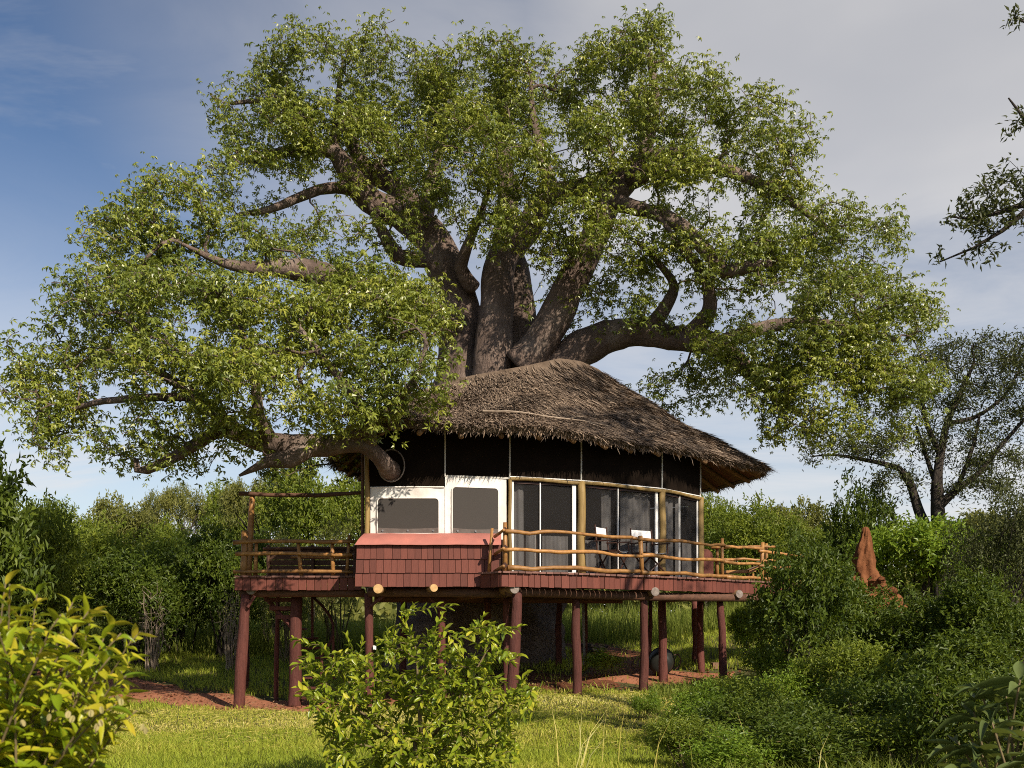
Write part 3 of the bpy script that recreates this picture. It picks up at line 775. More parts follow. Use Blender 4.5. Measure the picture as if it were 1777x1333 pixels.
q = np.stack([idx[:, :-1], nx_[:, :-1], nx_[:, 1:], idx[:, 1:]], -1).reshape(-1, 4)
mb.add(RP.reshape(-1, 3), q[:, ::-1])
lowE = RP[:, -1] + (0, 0, -0.13); inE = RP[:, -1] * [1, 1, 1]; inE = roof_pt(np.arange(NE), np.full(NE, 0.965)) + (0, 0, -0.16)
b0 = mb.n; mb.add(np.vstack([RP[:, -1], lowE, inE]), [(i, NE + i, NE + (i + 1) % NE, (i + 1) % NE) for i in range(NE)] + [(NE + i, 2 * NE + i, 2 * NE + (i + 1) % NE, NE + (i + 1) % NE) for i in range(NE)])
roof = put('roof', mb, M['thatch_base'], cabin, smooth=True, label='shaggy brown thatched roof with ragged eaves')
UP = roof_pt(K, T_ * 0.965) - np.array([0, 0, 0.15]); mb = MB(); mb.add(UP.reshape(-1, 3), q); put('roof_lining', mb, M['lining'], roof, smooth=True)
# rafters under the lining
for k in range(0, NE, 3):
    a = roof_pt(np.array([k]), np.array([0.35]))[0]; b = roof_pt(np.array([k]), np.array([0.965 + rc.uniform(0, 0.03)]))[0]
    mb = MB(); off = np.array([0, 0, -0.215]); tube(mb, [a + off, (a + b) / 2 + off - (0, 0, 0.03), b + off], 0.048, 8); put('rafter', mb, M['beam_log'], roof, smooth=True)
# straw: several thousand loose bundles lying down-slope
rt = np.random.default_rng(5)
mb = MB()
def straw(n, kr, tr, L, lift):
    k = rt.uniform(*kr, n) % NE; t = tr[0] + (tr[1] - tr[0]) * rt.random(n) ** 0.7
    p = roof_pt(k, t); p2 = roof_pt(k + rt.normal(0, 0.25, n), np.minimum(t + 0.06, 1.06))
    d = unit(p2 - p); d = unit(d + rt.normal(0, 0.15, (n, 3)) * [1, 1, 0.45])
    l = L * rt.uniform(0.5, 1.4, n)
    nrm = unit(np.cross(d, np.cross([0, 0, 1.0], d)) + rt.normal(0, 0.2, (n, 3)))
    nrm = np.where(nrm[:, 2:3] < 0, -nrm, nrm)
    w = rt.uniform(0.010, 0.026, n)
    kites(mb, p + nrm * rt.uniform(0.0, lift, n)[:, None], d, nrm, l, w, np.clip(rt.beta(1.6, 2.0, n), 0, 1), 0.1, rt.uniform(-0.10, 0.02), 0.6)
front = (0, NE * 0.62)
kk = np.argmin(np.abs(E2[:, 0] + 3.7)); 
straw(52000, (kk - 4, kk + NE * 0.64), (0.0, 1.0), 0.26, 0.03)
straw(9000, (kk + NE * 0.6, kk + NE * 1.0), (0.0, 1.0), 0.34, 0.03)
straw(7000, (kk - 4, kk + NE * 0.64), (0.0, 1.0), 0.34, 0.06)
# ragged eave fringe
n = 9000; k = rt.uniform(0, NE, n); p = roof_pt(k, rt.uniform(0.975, 1.0, n)) - np.array([0, 0, 1.0]) * rt.uniform(0.0, 0.13, n)[:, None]
ctr3 = np.array([0.9, 21.2, 0]); outd = unit((p - ctr3) * [1, 1, 0])
d = unit(outd * 0.75 + np.array([0, 0, -0.75]) + rt.normal(0, 0.25, (n, 3)))
kites(mb, p, d, outd + rt.normal(0, 0.4, (n, 3)), rt.uniform(0.05, 0.145, n) * (1 + 1.0 * (rt.random(n) < 0.04)), rt.uniform(0.008, 0.02, n), np.clip(rt.beta(1.6, 2.2, n), 0, 1), 0.1, 0.1, 0.6)
put('thatch', mb, M['thatch'], roof, kind='stuff')
# stick lying on the thatch
def on_roof_front(px, py, Y): return at(px, py, Y)
st = empty('fallen_stick', roof_pt(np.array([kk + 30.0]), np.array([0.7]))[0], 'thin pale bent stick lying on the thatched roof', 'stick')
ks = np.linspace(kk + 26, kk + 38, 12); ts = 0.72 + 0.06 * np.sin(np.linspace(0, 3, 12)) + np.linspace(0, 0.12, 12)
mb = MB(); tube(mb, roof_pt(ks, ts) + [0, 0, 0.065], np.linspace(0.022, 0.009, 12), 6); put('branch', mb, M['dead_wood'], st)
mb = MB(); a = roof_pt(ks[7:8], ts[7:8])[0] + [0, 0, 0.07]; tube(mb, [a, a + (0.12, -0.1, 0.03), a + (0.3, -0.1, 0.01)], [0.011, 0.009, 0.006], 5); put('twig', mb, M['dead_wood'], st)

# ------------------------------------------------------------------ deck on posts
rd = np.random.default_rng(21)
deck = empty('raised_deck', (1.5, 19.5, gz(1.5, 19.5)), 'long red timber deck on log posts running round the treehouse', 'deck')
BOARD = board_mesh('board', M['red_wood'], 0.05); PLK = board_mesh('plank', M['deck_board'], 0.05)
EDGE = [(-0.55, 17.40), (-0.18, 16.9), (1.14, 17.55), (2.45, 18.45), (4.18, 19.95), (5.69, 21.3), (7.1, 22.9)]
LEFT = [(-5.20, 21.4), (-5.18, 18.62), (-2.80, 18.62)]
def edge_run(pl, bw, tops, depth, plank_along):
    for s_ in range(len(pl) - 1):
        a, b = np.array(pl[s_]), np.array(pl[s_ + 1]); L = np.linalg.norm(b - a); e = (b - a) / L; n = np.array([e[1], -e[0]])
        ang = math.atan2(e[1], e[0]); R = Matrix.Rotation(ang, 3, 'Z'); u = 0.0
        while u < L - 0.03:
            w = min(rd.uniform(bw * 0.8, bw * 1.25), L - u)
            c = a + e * (u + w / 2); h = tops - 0.235 + rd.uniform(-0.012, 0.012); 
            if True:
                tl = Matrix.Rotation(rd.normal(0, 0.008), 3, 'Y')
                o = inst('fascia_board', BOARD, deck, (*(c + n * (0.0 + rd.uniform(-0.004, 0.004))), DZ - 0.155), R @ tl, (w - 0.008, 0.022, 0.225 + rd.uniform(-0.012, 0.012)))
            u += w
        if not plank_along[s_]: continue
        u = 0.0
        while u < L - 0.03:
            w = min(rd.uniform(0.115, 0.15), L - u); dp = depth[s_] + rd.uniform(-0.02, 0.02)
            c = a + e * (u + w / 2) + n * (0.045 + rd.uniform(0, 0.02)) - n * dp / 2
            Rp = R @ Matrix.Rotation(math.radians(90), 3, 'X')
            inst('deck_plank', PLK, deck, (*c, DZ - 0.018 + 0.003 * (s_ % 2) + rd.uniform(-0.003, 0.003)), Rp, (w - 0.010, 0.034, dp)); u += w
edge_run(EDGE, 0.13, 2.46, [0.45, 1.18, 1.22, 1.25, 1.9, 1.6], [True, True, True, True, True, True])
edge_run(LEFT, 0.135, 2.46, [0, 2.75], [False, True])
# bearer logs whose sawn ends show
def bearer(a, b, r, pale, lab=None):
    mb = MB(); a = np.asarray(a, float); b = np.asarray(b, float)
    tube(mb, [a + (b - a) * t for t in np.linspace(0, 1, 8)], r * np.linspace(1, 0.95, 8), 14, gnarl=0.03, rng=rd); o = put('bearer_log', mb, M['beam_log'], deck, smooth=True)
    d = unit(a - b); mb = MB(); tube(mb, [a + d * 0.002, a + d * 0.010], [r * 0.985, r * 0.93], 16); put('sawn_end', mb, M['end_pale' if pale else 'end_grey'], o)
zb = 2.17
bearer(at(656, 1022, 17.36), at(700, 1026, 22.6), 0.085, True)
bearer(at(753, 1020.5, 17.36), at(700, 1032, 21.5), 0.070, True)
bearer(at(893, 1022, 17.05), at(795, 1036, 20.8), 0.085, False)
bearer(at(436, 1023, 18.75), at(470, 1027, 22.0), 0.10, False)
bearer(at(1137, 1027, 18.6), at(1040, 1038, 22.3), 0.085, False)
bearer(at(1283, 1031, 20.2), at(1150, 1040, 23.3), 0.085, False)
for p, q2 in ((at(880, 1025, 17.25), at(1145, 1034, 19.0)), (at(1140, 1034, 18.95), at(1290, 1036, 20.5)), (at(1285, 1036, 20.45), at(1400, 1036, 22.4)), (at(418, 1027, 18.95), at(632, 1027, 18.75)), (at(640, 1026, 17.95), at(880, 1027, 17.7)), (at(650, 1037, 20.6), at(1080, 1039, 20.9))):
    mb = MB(); tube(mb, [p + (q2 - p) * t + (0, 0, -0.02) for t in np.linspace(0, 1, 7)], 0.085, 10, gnarl=0.04, rng=rd); put('edge_beam', mb, M['dark_log'], deck, smooth=True)
# posts
def post(pxt, pxb, Y, r, top=2.16, lab=None):
    xt, xb = (pxt - CX) / F * Y, (pxb - CX) / F * Y; z0 = float(gz(xb, Y)) - 0.15
    mb = MB(); n = 12; tq = np.linspace(0, 1, n)
    P = np.stack([xb + (xt - xb) * tq + 0.012 * np.sin(tq * 5 + pxt), np.full(n, Y) + 0.01 * np.sin(tq * 4 + pxb), z0 + (top - z0) * tq], 1)
    tube(mb, P, r * 0.86 * np.linspace(1.10, 0.90, n) * (1 + 0.04 * np.sin(tq * 9 + pxb)), 14, gnarl=0.08, rng=rd); o = put('post', mb, M['red_post'], deck, smooth=True)
    if lab: o['label'] = lab
    return o
posts = [(428, 412, 18.85, .118, 'leaning front corner post'), (640, 640, 18.05, .092, None), (768, 766, 18.2, .082, None), (896, 889, 17.25, .118, 'split double post under the deck corner'), (1000, 1001, 18.25, .095, None), (1117, 1118, 18.85, .092, None),
         (1150, 1150, 20.6, .10, None), (1206, 1207, 23.2, .09, None), (1215, 1217, 22.1, .09, None), (1249, 1257, 20.3, .088, None), (1362, 1364, 21.2, .09, None), (970, 970, 22.8, .085, None), (1016, 1016, 22.4, .05, None), (845, 846, 20.6, .09, None),
         (427, 424, 21.2, .095, None), (1128, 1128, 22.6, .06, None), (880, 878, 18.6, .075, None), (700, 700, 21.6, .09, None), (516, 510, 19.3, .135, None), (481, 480, 20.3, .055, None)]
po = [post(*p[:4], lab=p[4]) for p in posts]
for (x0, y0, x1, y1, Y) in ((641, 1053, 668, 1033, 17.92), (430, 1054, 442, 1034, 18.72), (746, 1037, 766, 1060, 18.1)):
    mb = MB(); tube(mb, [at(x0, y0, Y), at(x1, y1, Y)], 0.03, 6); put('brace', mb, M['red_post'], deck)
# small switch box on a post
mb = MB(); c = at(650, 1124, 17.98); box(mb, c, (0.055, 0.05, 0.075)); box(mb, c + (0, -0.03, 0.0), (0.04, 0.012, 0.06)); put('switch_box', mb, M['strip'], po[1])
# pale service pipe beside a rear post
pp = empty('service_pipe', at(1012, 1145, 21.6), 'thin grey upright pipe beside the posts under the deck', 'pipe')
mb = MB(); b_ = at(1014, 1145, 21.6); tube(mb, [b_ + (0, 0, -0.1), b_ + (-0.02, 0, 1.0), b_ + (-0.03, 0, 1.55)], 0.03, 10); put('tube', mb, M['plastic_grey'], pp, smooth=True)
mb = MB(); tube(mb, [b_ + (-0.02, 0, 0.98), b_ + (-0.02, 0, 1.06)], 0.038, 10); put('coupling', mb, M['plastic_grey'], pp, smooth=True)

# ------------------------------------------------------------------ log railings
def wlog(name, parent, pts, r, m=None, wob=0.02, seed=None):
    mb = MB(); P = catmull(np.asarray(pts, float), 0.22)
    P[1:-1] += rd.normal(0, wob * 0.35, P[1:-1].shape); P[:, 2] += wob * np.sin(np.arange(len(P)) * 0.9 + rd.uniform(0, 6)) * 0.6
    R = r * 0.88 * (1 + 0.10 * np.sin(np.arange(len(P)) * 0.7 + rd.uniform(0, 6))) * np.linspace(1.08, 0.92, len(P))
    tube(mb, P, R, 9, gnarl=0.06, rng=rd); return put(name, mb, m or M['log'], parent, smooth=True)
def ledge(u):   # point on the deck edge polyline by arc position, 5 cm inside
    pl = np.array(EDGE[1:]); sg = np.linalg.norm(np.diff(pl, axis=0), axis=1); c = np.concatenate([[0], np.cumsum(sg)])
    return np.array([np.interp(u, c, pl[:, 0]), np.interp(u, c, pl[:, 1])])
rail = empty('log_railing', (2.4, 18.5, DZ), 'three bar varnished log railing along the long front deck', 'railing', 'rustic log railings')
def edge_at_px(px):
    us = np.linspace(0, 9.2, 600); P = np.array([ledge(u) for u in us]); xx = CX + F * P[:, 0] / P[:, 1]
    return P[np.argmin(np.abs(xx - px))]
def rail_pt(px, z, out=0.0):
    p = edge_at_px(px); return np.array([p[0] + 0.02, p[1] + 0.06 - out, z])
fronts = [(874, 3.335, .045, 0), (1113, 3.24, .05, 3), (1253, 3.33, .045, 0), (1321, 3.32, .055, -2), (1392, 3.3, .05, 0)]
for px, zt, r, ln in fronts:
    p = rail_pt(px, DZ - 0.02); t_ = p.copy(); t_[2] = zt; t_[0] -= ln * 0.012
    wlog('post', rail, [p, (p + t_) / 2, t_], r, wob=0.008)
pR = np.array([-0.40, 17.30, DZ]); wlog('post', rail, [pR, pR + (0.03, -0.02, 0.38), pR + (0.055, -0.03, 0.76)], 0.036, wob=0.006)
for zt, rr, seq in ((3.18, .036, (874, 1000, 1095)), (2.855, .038, (872, 990, 1112)), (2.56, .046, (878, 1000, 1108))):
    wlog('rail', rail, [rail_pt(p, zt + (0.012 if i == 1 else 0), 0.07) for i, p in enumerate(seq)], rr)
for zt, rr, seq in ((3.18, .036, (1090, 1180, 1256)), (2.865, .038, (1112, 1190, 1260)), (2.56, .042, (1112, 1200, 1270))):
    wlog('rail', rail, [rail_pt(p, zt, 0.05) for p in seq], rr)
for zt, rr, seq in ((3.17, .036, (1256, 1290, 1322)), (2.85, .036, (1254, 1290, 1322)), (2.55, .042, (1258, 1300, 1335)), (3.12, .036, (1316, 1360, 1398)), (2.82, .036, (1316, 1360, 1400)), (2.56, .04, (1325, 1370, 1410))):
    wlog('rail', rail, [rail_pt(p, zt, 0.05) for p in seq], rr)
for zt in (3.17, 2.86, 2.56):     # short return back to the shingled bay
    wlog('rail', rail, [pR + (0.1, 0.12, zt - DZ - 0.04), rail_pt(874, zt, 0.0) + (-0.02, -0.14, 0.02)], 0.034, wob=0.004)
# knots where rail meets post
for px, zt in ((874, 3.2), (874, 2.9), (874, 2.6)):
    mb = MB(); p = rail_pt(px, zt, 0.05); box(mb, p, (0.075, 0.02, 0.075), Matrix.Rotation(0.8, 3, 'Y')); put('lashing', mb, M['dark_wood'], rail)
rail2 = empty('log_railing', (4.9, 22.6, DZ), 'short orange log railing at the back of the right deck end', 'railing', 'rustic log railings')
for px in (1245, 1330): wlog('post', rail2, [at(px, 1003, 22.6), at(px, 965, 22.6), at(px, 944, 22.6)], 0.045)
for y_ in (951, 973): wlog('rail', rail2, [at(1234, y_, 22.5), at(1290, y_ - 2, 22.5), at(1345, y_ - 1, 22.5)], 0.034)
lounger = empty('wooden_lounger', at(1285, 1003, 21.4), 'low orange timber lounger behind the railing at the right deck end', 'lounger')
mb = MB(); a, b = at(1260, 994, 21.3), at(1312, 992, 21.5); hexa(mb, [a, b, b + (0, .5, 0), a + (0, .5, 0)], [a + (0, 0, .05), b + (0, 0, .05), b + (0, .5, .05), a + (0, .5, .05)]); put('seat', mb, M['log'], lounger)
mb = MB(); a, b = at(1300, 992, 21.4), at(1318, 984, 21.4); hexa(mb, [a, b, b + (0, .5, 0), a + (0, .5, 0)], [a + (0, 0, .04), b + (0, 0, .04), b + (0, .5, .04), a + (0, .5, .04)]); put('backrest', mb, M['log'], lounger)
for x_, dy in ((1264, 0.06), (1264, 0.44), (1308, 0.06), (1308, 0.44)):
    mb = MB(); p = at(x_, 995, 21.3) + (0, dy, 0); tube(mb, [p, [p[0], p[1], DZ - 0.01]], 0.025, 6); put('leg', mb, M['log'], lounger)
# left platform railing
railL = empty('log_railing', (-4.0, 18.75, DZ), 'stout log railing on the small platform left of the cabin', 'railing', 'rustic log railings')
YL = 18.72
def L(px, py, Y=YL): return at(px, py, Y)
wlog('post', railL, [L(423, 1001), L(424, 960), L(425, 921)], 0.075, wob=0.004)
for a, b, r in (((443, 1001), (445, 940), .045), ((523, 1001), (517, 938), .045), ((578, 1001), (576, 940), .042), ((602, 1001), (606, 929), .042)):
    wlog('post', railL, [L(*a, YL + .05), L((a[0] + b[0]) / 2, (a[1] + b[1]) / 2, YL + .05), L(*b, YL + .05)], r, wob=0.005)
for y0, y1, x0, x1, r in ((941, 940, 405, 615, .042), (961.5, 962.5, 409, 612, .040), (992.5, 992, 405, 613, .040)):
    wlog('rail', railL, [L(x0, y0, YL - .06), L(480, y0 - 1.5, YL - .06), L(550, y1, YL - .06), L(x1, y1, YL - .06)], r, wob=0.012)
wlog('rail', railL, [L(505, 968, 19.2), L(560, 967, 19.2), L(612, 968, 19.2)], 0.03)
screenL = empty('plank_screen', (-4.3, 21.3, DZ), 'dark board screen in shade at the back of the left platform', 'screen')
for k in range(5):
    mb = MB(); box(mb, (-4.25, 21.3, DZ + 0.16 + k * 0.125), (2.0, 0.025, 0.112), None); put('board', mb, M['dark_log'], screenL)
for x_ in (-5.2, -4.25, -3.35):
    mb = MB(); tube(mb, [(x_, 21.25, DZ - 0.1), (x_, 21.25, DZ + 0.78)], 0.04, 8); put('post', mb, M['dark_log'], screenL)
mb = MB(); tube(mb, [(-5.3, 21.22, 3.2), (-4.2, 21.22, 3.22), (-2.9, 21.22, 3.2)], 0.035, 8); put('rail', mb, M['dark_log'], screenL)
gate = empty('entrance_frame', L(434, 1001, 19.3), 'tall log post carrying a dark lintel log to the cabin wall', 'entrance frame')
wlog('post', gate, [L(431, 1003, 19.3), L(434, 930, 19.3), L(438, 857, 19.3)], 0.065, wob=0.006)
wlog('lintel', gate, [L(415, 856, 19.25), L(470, 859, 19.25), L(550, 859, 19.25), L(629, 856, 18.6)], 0.045, M['dark_log'], 0.012)

# ------------------------------------------------------------------ spiral staircase under the left platform
sx, sy = at(513, 1100, 19.3)[0], 19.3
stair = empty('spiral_staircase', (sx, sy, gz(sx, sy)), 'dark red open staircase winding down under the left platform', 'staircase')
TR = board_mesh('tread', M['red_post'], 0.04)
for k in range(12):
    z = 2.26 - k * 0.19; ang = math.radians(172 - k * 19)
    c = (sx + math.cos(ang) * 0.40, sy + 0.15 + math.sin(ang) * 0.40, z)
    Rt = Matrix(((-math.sin(ang), math.cos(ang), 0), (0, 0, 1), (math.cos(ang), math.sin(ang), 0))).transposed()
    inst('tread', TR, stair, c, Rt, (0.24, 0.045, 0.66))
    if k % 3 == 2:
        q = np.array([sx + math.cos(ang) * 0.70, sy + 0.15 + math.sin(ang) * 0.70, z]); mb = MB(); tube(mb, [q - (0, 0, 0.05), q + (0, 0, 0.85)], 0.028, 6); put('baluster', mb, M['red_post'], stair)
hp = [np.array([sx + math.cos(math.radians(172 - k * 19)) * 0.70, sy + 0.15 + math.sin(math.radians(172 - k * 19)) * 0.70, 2.26 - k * 0.19 + 0.85]) for k in range(5, 12)]
mb = MB(); tube(mb, hp, 0.028, 6); put('handrail', mb, M['red_post'], stair)
mb = MB(); tube(mb, [at(456, 1030, 19.5), at(482, 1062, 19.4), at(508, 1090, 19.3)], 0.045, 6); put('stringer', mb, M['red_post'], stair)
for y_, x0 in ((1041, 464), (1056, 470), (1071, 480)):
    a = at(x0, y_, 19.45); b = at(512, y_, 19.4); mb = MB(); box(mb, (a + b) / 2, (b[0] - a[0], 0.22, 0.075)); put('tread', mb, M['red_post'], stair)

# ------------------------------------------------------------------ director's chairs
def make_chair(loc, ang, label):
    t = empty('directors_chair', loc, label, 'chair', 'canvas chairs on the deck')
    R = Matrix.Rotation(ang, 3, 'Z'); Rn = np.array(R)
    def W(p): return np.asarray(loc) + Rn @ np.asarray(p, float)
    def bar(name, a, b, r=0.016):
        mb = MB(); tube(mb, [W(a), W(b)], r, 6); put(name, mb, M['dark_wood'], t)
    for s_ in (-1, 1):
        bar('leg', (s_ * .26, -.22, 0.02), (-s_ * .26, -.20, .44)); bar('leg', (s_ * .26, .22, 0.02), (-s_ * .26, .20, .44))
        bar('foot', (s_ * .27, -.25, .02), (s_ * .27, .25, .02)); bar('arm_support', (s_ * .27, -.2, .43), (s_ * .27, -.2, .62)); bar('upright', (s_ * .27, .2, .43), (s_ * .27, .25, .93))
        mb = MB(); box(mb, W((s_ * .27, -.0, .63)), (.05, .5, .022), R); put('armrest', mb, M['dark_wood'], t)
        bar('seat_rail', (s_ * .26, -.22, .44), (s_ * .26, .22, .44), 0.018)
    mb = MB(); V, k = [], 8
    for i in range(k + 1):
        u = -0.27 + 0.54 * i / k; sag = 0.03 * math.cos(u / .27 * 1.57)
        for o, y_, z_ in ((0, .235, .73), (0, .255, .90)): V.append(W((u, y_ + sag, z_)))
    q_ = [(2 * i, 2 * i + 2, 2 * i + 3, 2 * i + 1) for i in range(k)]; V2 = [v + Rn @ np.array([0, 0.012, 0]) for v in V]
    mb.add(V, q_); mb.add(V2, [x[::-1] for x in q_]); put('back_canvas', mb, M['chair_cloth'], t)
    mb = MB(); V = []
    for i in range(k + 1):
        u = -0.26 + 0.52 * i / k; sag = -0.035 * math.cos(u / .26 * 1.57)
        V += [W((u, -.21, .455 + sag)), W((u, .21, .455 + sag))]
    mb.add(V, q_); mb.add([v - (0, 0, .008) for v in V], [x[::-1] for x in q_]); put('seat_canvas', mb, M['chair_cloth'], t)
    return t
make_chair((1.88, 18.52, DZ + 0.005), math.radians(62), 'folding chair with white canvas back nearer the wooden door pole')
make_chair((2.63, 19.00, DZ + 0.005), math.radians(35), 'folding chair with bright white canvas back behind the middle railing post')

# ------------------------------------------------------------------ the giant baobab
rb = np.random.default_rng(31)
tx, ty = -0.75, 25.0; tz = float(gz(tx, ty))
baobab = empty('baobab_tree', (tx, ty, tz), 'enormous spreading baobab tree rising behind and through the thatched treehouse', 'tree')
def pl(seq):
    return np.array([at(*p[:3]) for p in seq]), np.array([p[3] for p in seq])
def plb(seq):
    p, r = pl(seq); return p, r * 0.86
S = Skel()
tr = S.limb([(tx - 0.1, ty, tz - 0.3), (tx - 0.1, ty, tz + 0.8), (tx - 0.1, ty, tz + 2.6), (tx, ty, tz + 5.0), (tx + 0.1, ty - .1, 7.6), (tx + 0.0, ty - .2, 9.3)], [2.35, 2.05, 1.95, 1.7, 1.25, 0.85], 0.35, name='trunk', start_ok=2)
stems = [
    [(800, 740, 24.2, .75), (800, 640, 24.1, .62), (796, 540, 24.1, .56), (780, 480, 24.0, .52), (752, 420, 24.0, .50), (728, 392, 24.0, .46), (690, 370, 23.8, .40), (640, 348, 23.5, .35), (600, 292, 23.3, .29), (578, 263, 23.2, .24), (545, 258, 23, .20), (480, 266, 22.6, .13), (430, 280, 22.4, .08)],
    [(850, 700, 23.6, .6), (858, 600, 23.5, .50), (862, 520, 23.5, .46), (868, 460, 23.6, .44), (893, 420, 23.6, .42), (925, 385, 23.5, .38), (950, 340, 23.2, .34), (1000, 332, 23.0, .28), (1060, 308, 22.8, .25), (1130, 272, 22.5, .18), (1200, 262, 22.2, .10)],
    [(895, 720, 24.3, .6), (898, 620, 24.3, .52), (898, 520, 24.4, .46), (885, 440, 24.5, .40), (880, 340, 24.5, .30), (872, 240, 24.5, .2), (870, 160, 24.3, .11)],
    [(900, 640, 23.4, .52), (935, 600, 23.3, .50), (972, 530, 23.1, .46), (1005, 465, 23.0, .42), (1030, 415, 22.9, .38), (1052, 360, 22.8, .36), (1085, 318, 22.7, .30), (1120, 250, 22.6, .22), (1135, 180, 22.6, .14), (1130, 110, 22.6, .08)],
    [(930, 680, 23.6, .55), (985, 622, 23.5, .48), (1045, 588, 23.3, .44), (1110, 575, 23.0, .39), (1175, 588, 22.6, .35), (1240, 600, 22.2, .29), (1290, 635, 22.0, .22), (1345, 690, 21.6, .13), (1390, 720, 21.4, .07)],
]
for q in stems:
    p, r = plb(q); S.limb(p, r, 0.3, rb, 0.03, 0.30 if q[0][3] > .5 else 0.1)
subs = [
    [(735, 395, 24, .34), (705, 345, 24.2, .32), (680, 318, 24.3, .30), (650, 306, 24.3, .26), (622, 272, 24.2, .19), (600, 235, 24, .12)],
    [(660, 305, 24.3, .17), (655, 284, 24.2, .15), (690, 278, 24.2, .13), (705, 265, 24.2, .08)],
    [(735, 385, 23.9, .24), (745, 330, 24.0, .22), (756, 285, 24.0, .17), (775, 220, 24, .1)],
    [(785, 470, 23.9, .25), (740, 452, 23.7, .22), (692, 444, 23.5, .20), (668, 410, 23.4, .14), (655, 385, 23.3, .10), (640, 350, 23.2, .06)],
    [(612, 330, 23.3, .17), (570, 326, 23.1, .14), (520, 342, 22.8, .11), (465, 364, 22.6, .09), (415, 372, 22.4, .05)],
    [(577, 262, 23.2, .15), (584, 225, 23.2, .12), (586, 190, 23.2, .10), (590, 130, 23.1, .05)],
    [(545, 258, 23, .15), (534, 230, 22.9, .13), (505, 180, 22.8, .11), (450, 175, 22.6, .07), (400, 180, 22.4, .04)],
    [(780, 560, 23.6, .40), (690, 528, 22.6, .36), (600, 490, 21.6, .31), (525, 470, 20.8, .25), (460, 464, 20.2, .18), (405, 462, 19.8, .12), (360, 445, 19.6, .07), (310, 420, 19.4, .03)],
    [(1125, 575, 22.9, .25), (1150, 540, 22.6, .2), (1170, 500, 22.3, .13), (1150, 465, 22, .09), (1118, 430, 21.8, .06), (1080, 405, 21.6, .03)],
    [(1195, 582, 22.4, .25), (1232, 540, 22.0, .19), (1226, 490, 21.8, .15), (1205, 455, 21.6, .11), (1180, 425, 21.4, .08), (1150, 385, 21.3, .05), (1115, 350, 21.3, .03)],
    [(1060, 350, 22.7, .25), (1120, 365, 22.2, .2), (1180, 390, 21.8, .18), (1228, 440, 21.4, .16), (1258, 472, 21.2, .155), (1295, 465, 21.0, .13), (1340, 457, 20.8, .09)],
    [(1090, 315, 22.6, .25), (1160, 290, 22.3, .2), (1240, 290, 22, .16), (1320, 320, 21.9, .12), (1400, 370, 21.8, .08), (1460, 420, 21.8, .05)],
    [(1240, 600, 22.1, .2), (1320, 570, 21.8, .17), (1400, 560, 21.5, .14), (1480, 570, 21.4, .10), (1555, 590, 21.4, .06)],
    [(1290, 640, 22.0, .15), (1360, 640, 21.5, .12), (1440, 650, 21.2, .09), (1520, 680, 21.2, .05)],
    [(960, 335, 23.2, .2), (940, 270, 23, .15), (925, 200, 23, .1), (920, 130, 23, .05)],
    [(820, 500, 23.6, .24), (800, 465, 23.2, .18), (815, 420, 22.8, .13), (835, 370, 22.4, .09), (850, 320, 22.2, .05)],
    [(760, 440, 24.2, .2), (720, 470, 23.8, .0), ][:0],
]
for q in subs:
    if q:
        p, r = plb(q); S.limb(p, r, 0.25, rb, 0.05, 0.0)
# the low limb that comes out through the cabin wall
low = [
    [(770, 790, 23.4, .42), (735, 806, 21.0, .32), (698, 816, 19.0, .22), (680, 818, 18.05, .175), (674, 813, 17.72, .175), (664, 801, 17.42, .185), (648, 784, 17.18, .20), (626, 769, 17.05, .205), (590, 770, 17.1, .215), (520, 776, 17.3, .215), (450, 766, 17.5, .19), (405, 745, 17.5, .16), (360, 705, 17.4, .13), (300, 660, 17.2, .09), (230, 620, 17.1, .05)],
]
for q in low:
    p, r = plb(q); S.limb(p, r, 0.2, rb, 0.05, 0.42, name='low_limb', join=True)
for q in [
    [(640, 772, 17.1, .18), (632, 720, 16.8, .14), (600, 670, 16.5, .11), (560, 620, 16.4, .08), (520, 570, 16.5, .05)],
    [(540, 775, 17.2, .17), (500, 797, 17.1, .15), (470, 800, 17.1, .10), (442, 812, 17.2, .06), (415, 826, 17.2, .025)],
    [(430, 760, 17.5, .17), (385, 745, 17.3, .15), (345, 768, 17.2, .13), (300, 795, 17.0, .115), (255, 815, 17.0, .10), (238, 815, 17.0, .085), (236, 796, 17.0, .05)],
    [(470, 768, 17.4, .16), (450, 720, 17.0, .13), (440, 650, 16.8, .10), (420, 580, 17, .07), (390, 530, 17.2, .04)],
    [(600, 768, 17.1, .15), (660, 720, 16.6, .11), (720, 660, 16.5, .08), (740, 600, 17, .05)],
    [(340, 690, 17.3, .1), (250, 690, 17, .08), (160, 700, 17, .06), (100, 720, 17.1, .04)],
]:
    p, r = plb(q); S.limb(p, r, 0.2, rb, 0.06, 0.0)
def blobs_px(lst, dy=0):
    return [(at(x, y + (dy if y < 420 else dy * .4), Y), (rx / F * Y, rd_, ry / F * Y), k) for x, y, Y, rx, ry, rd_, k in lst]
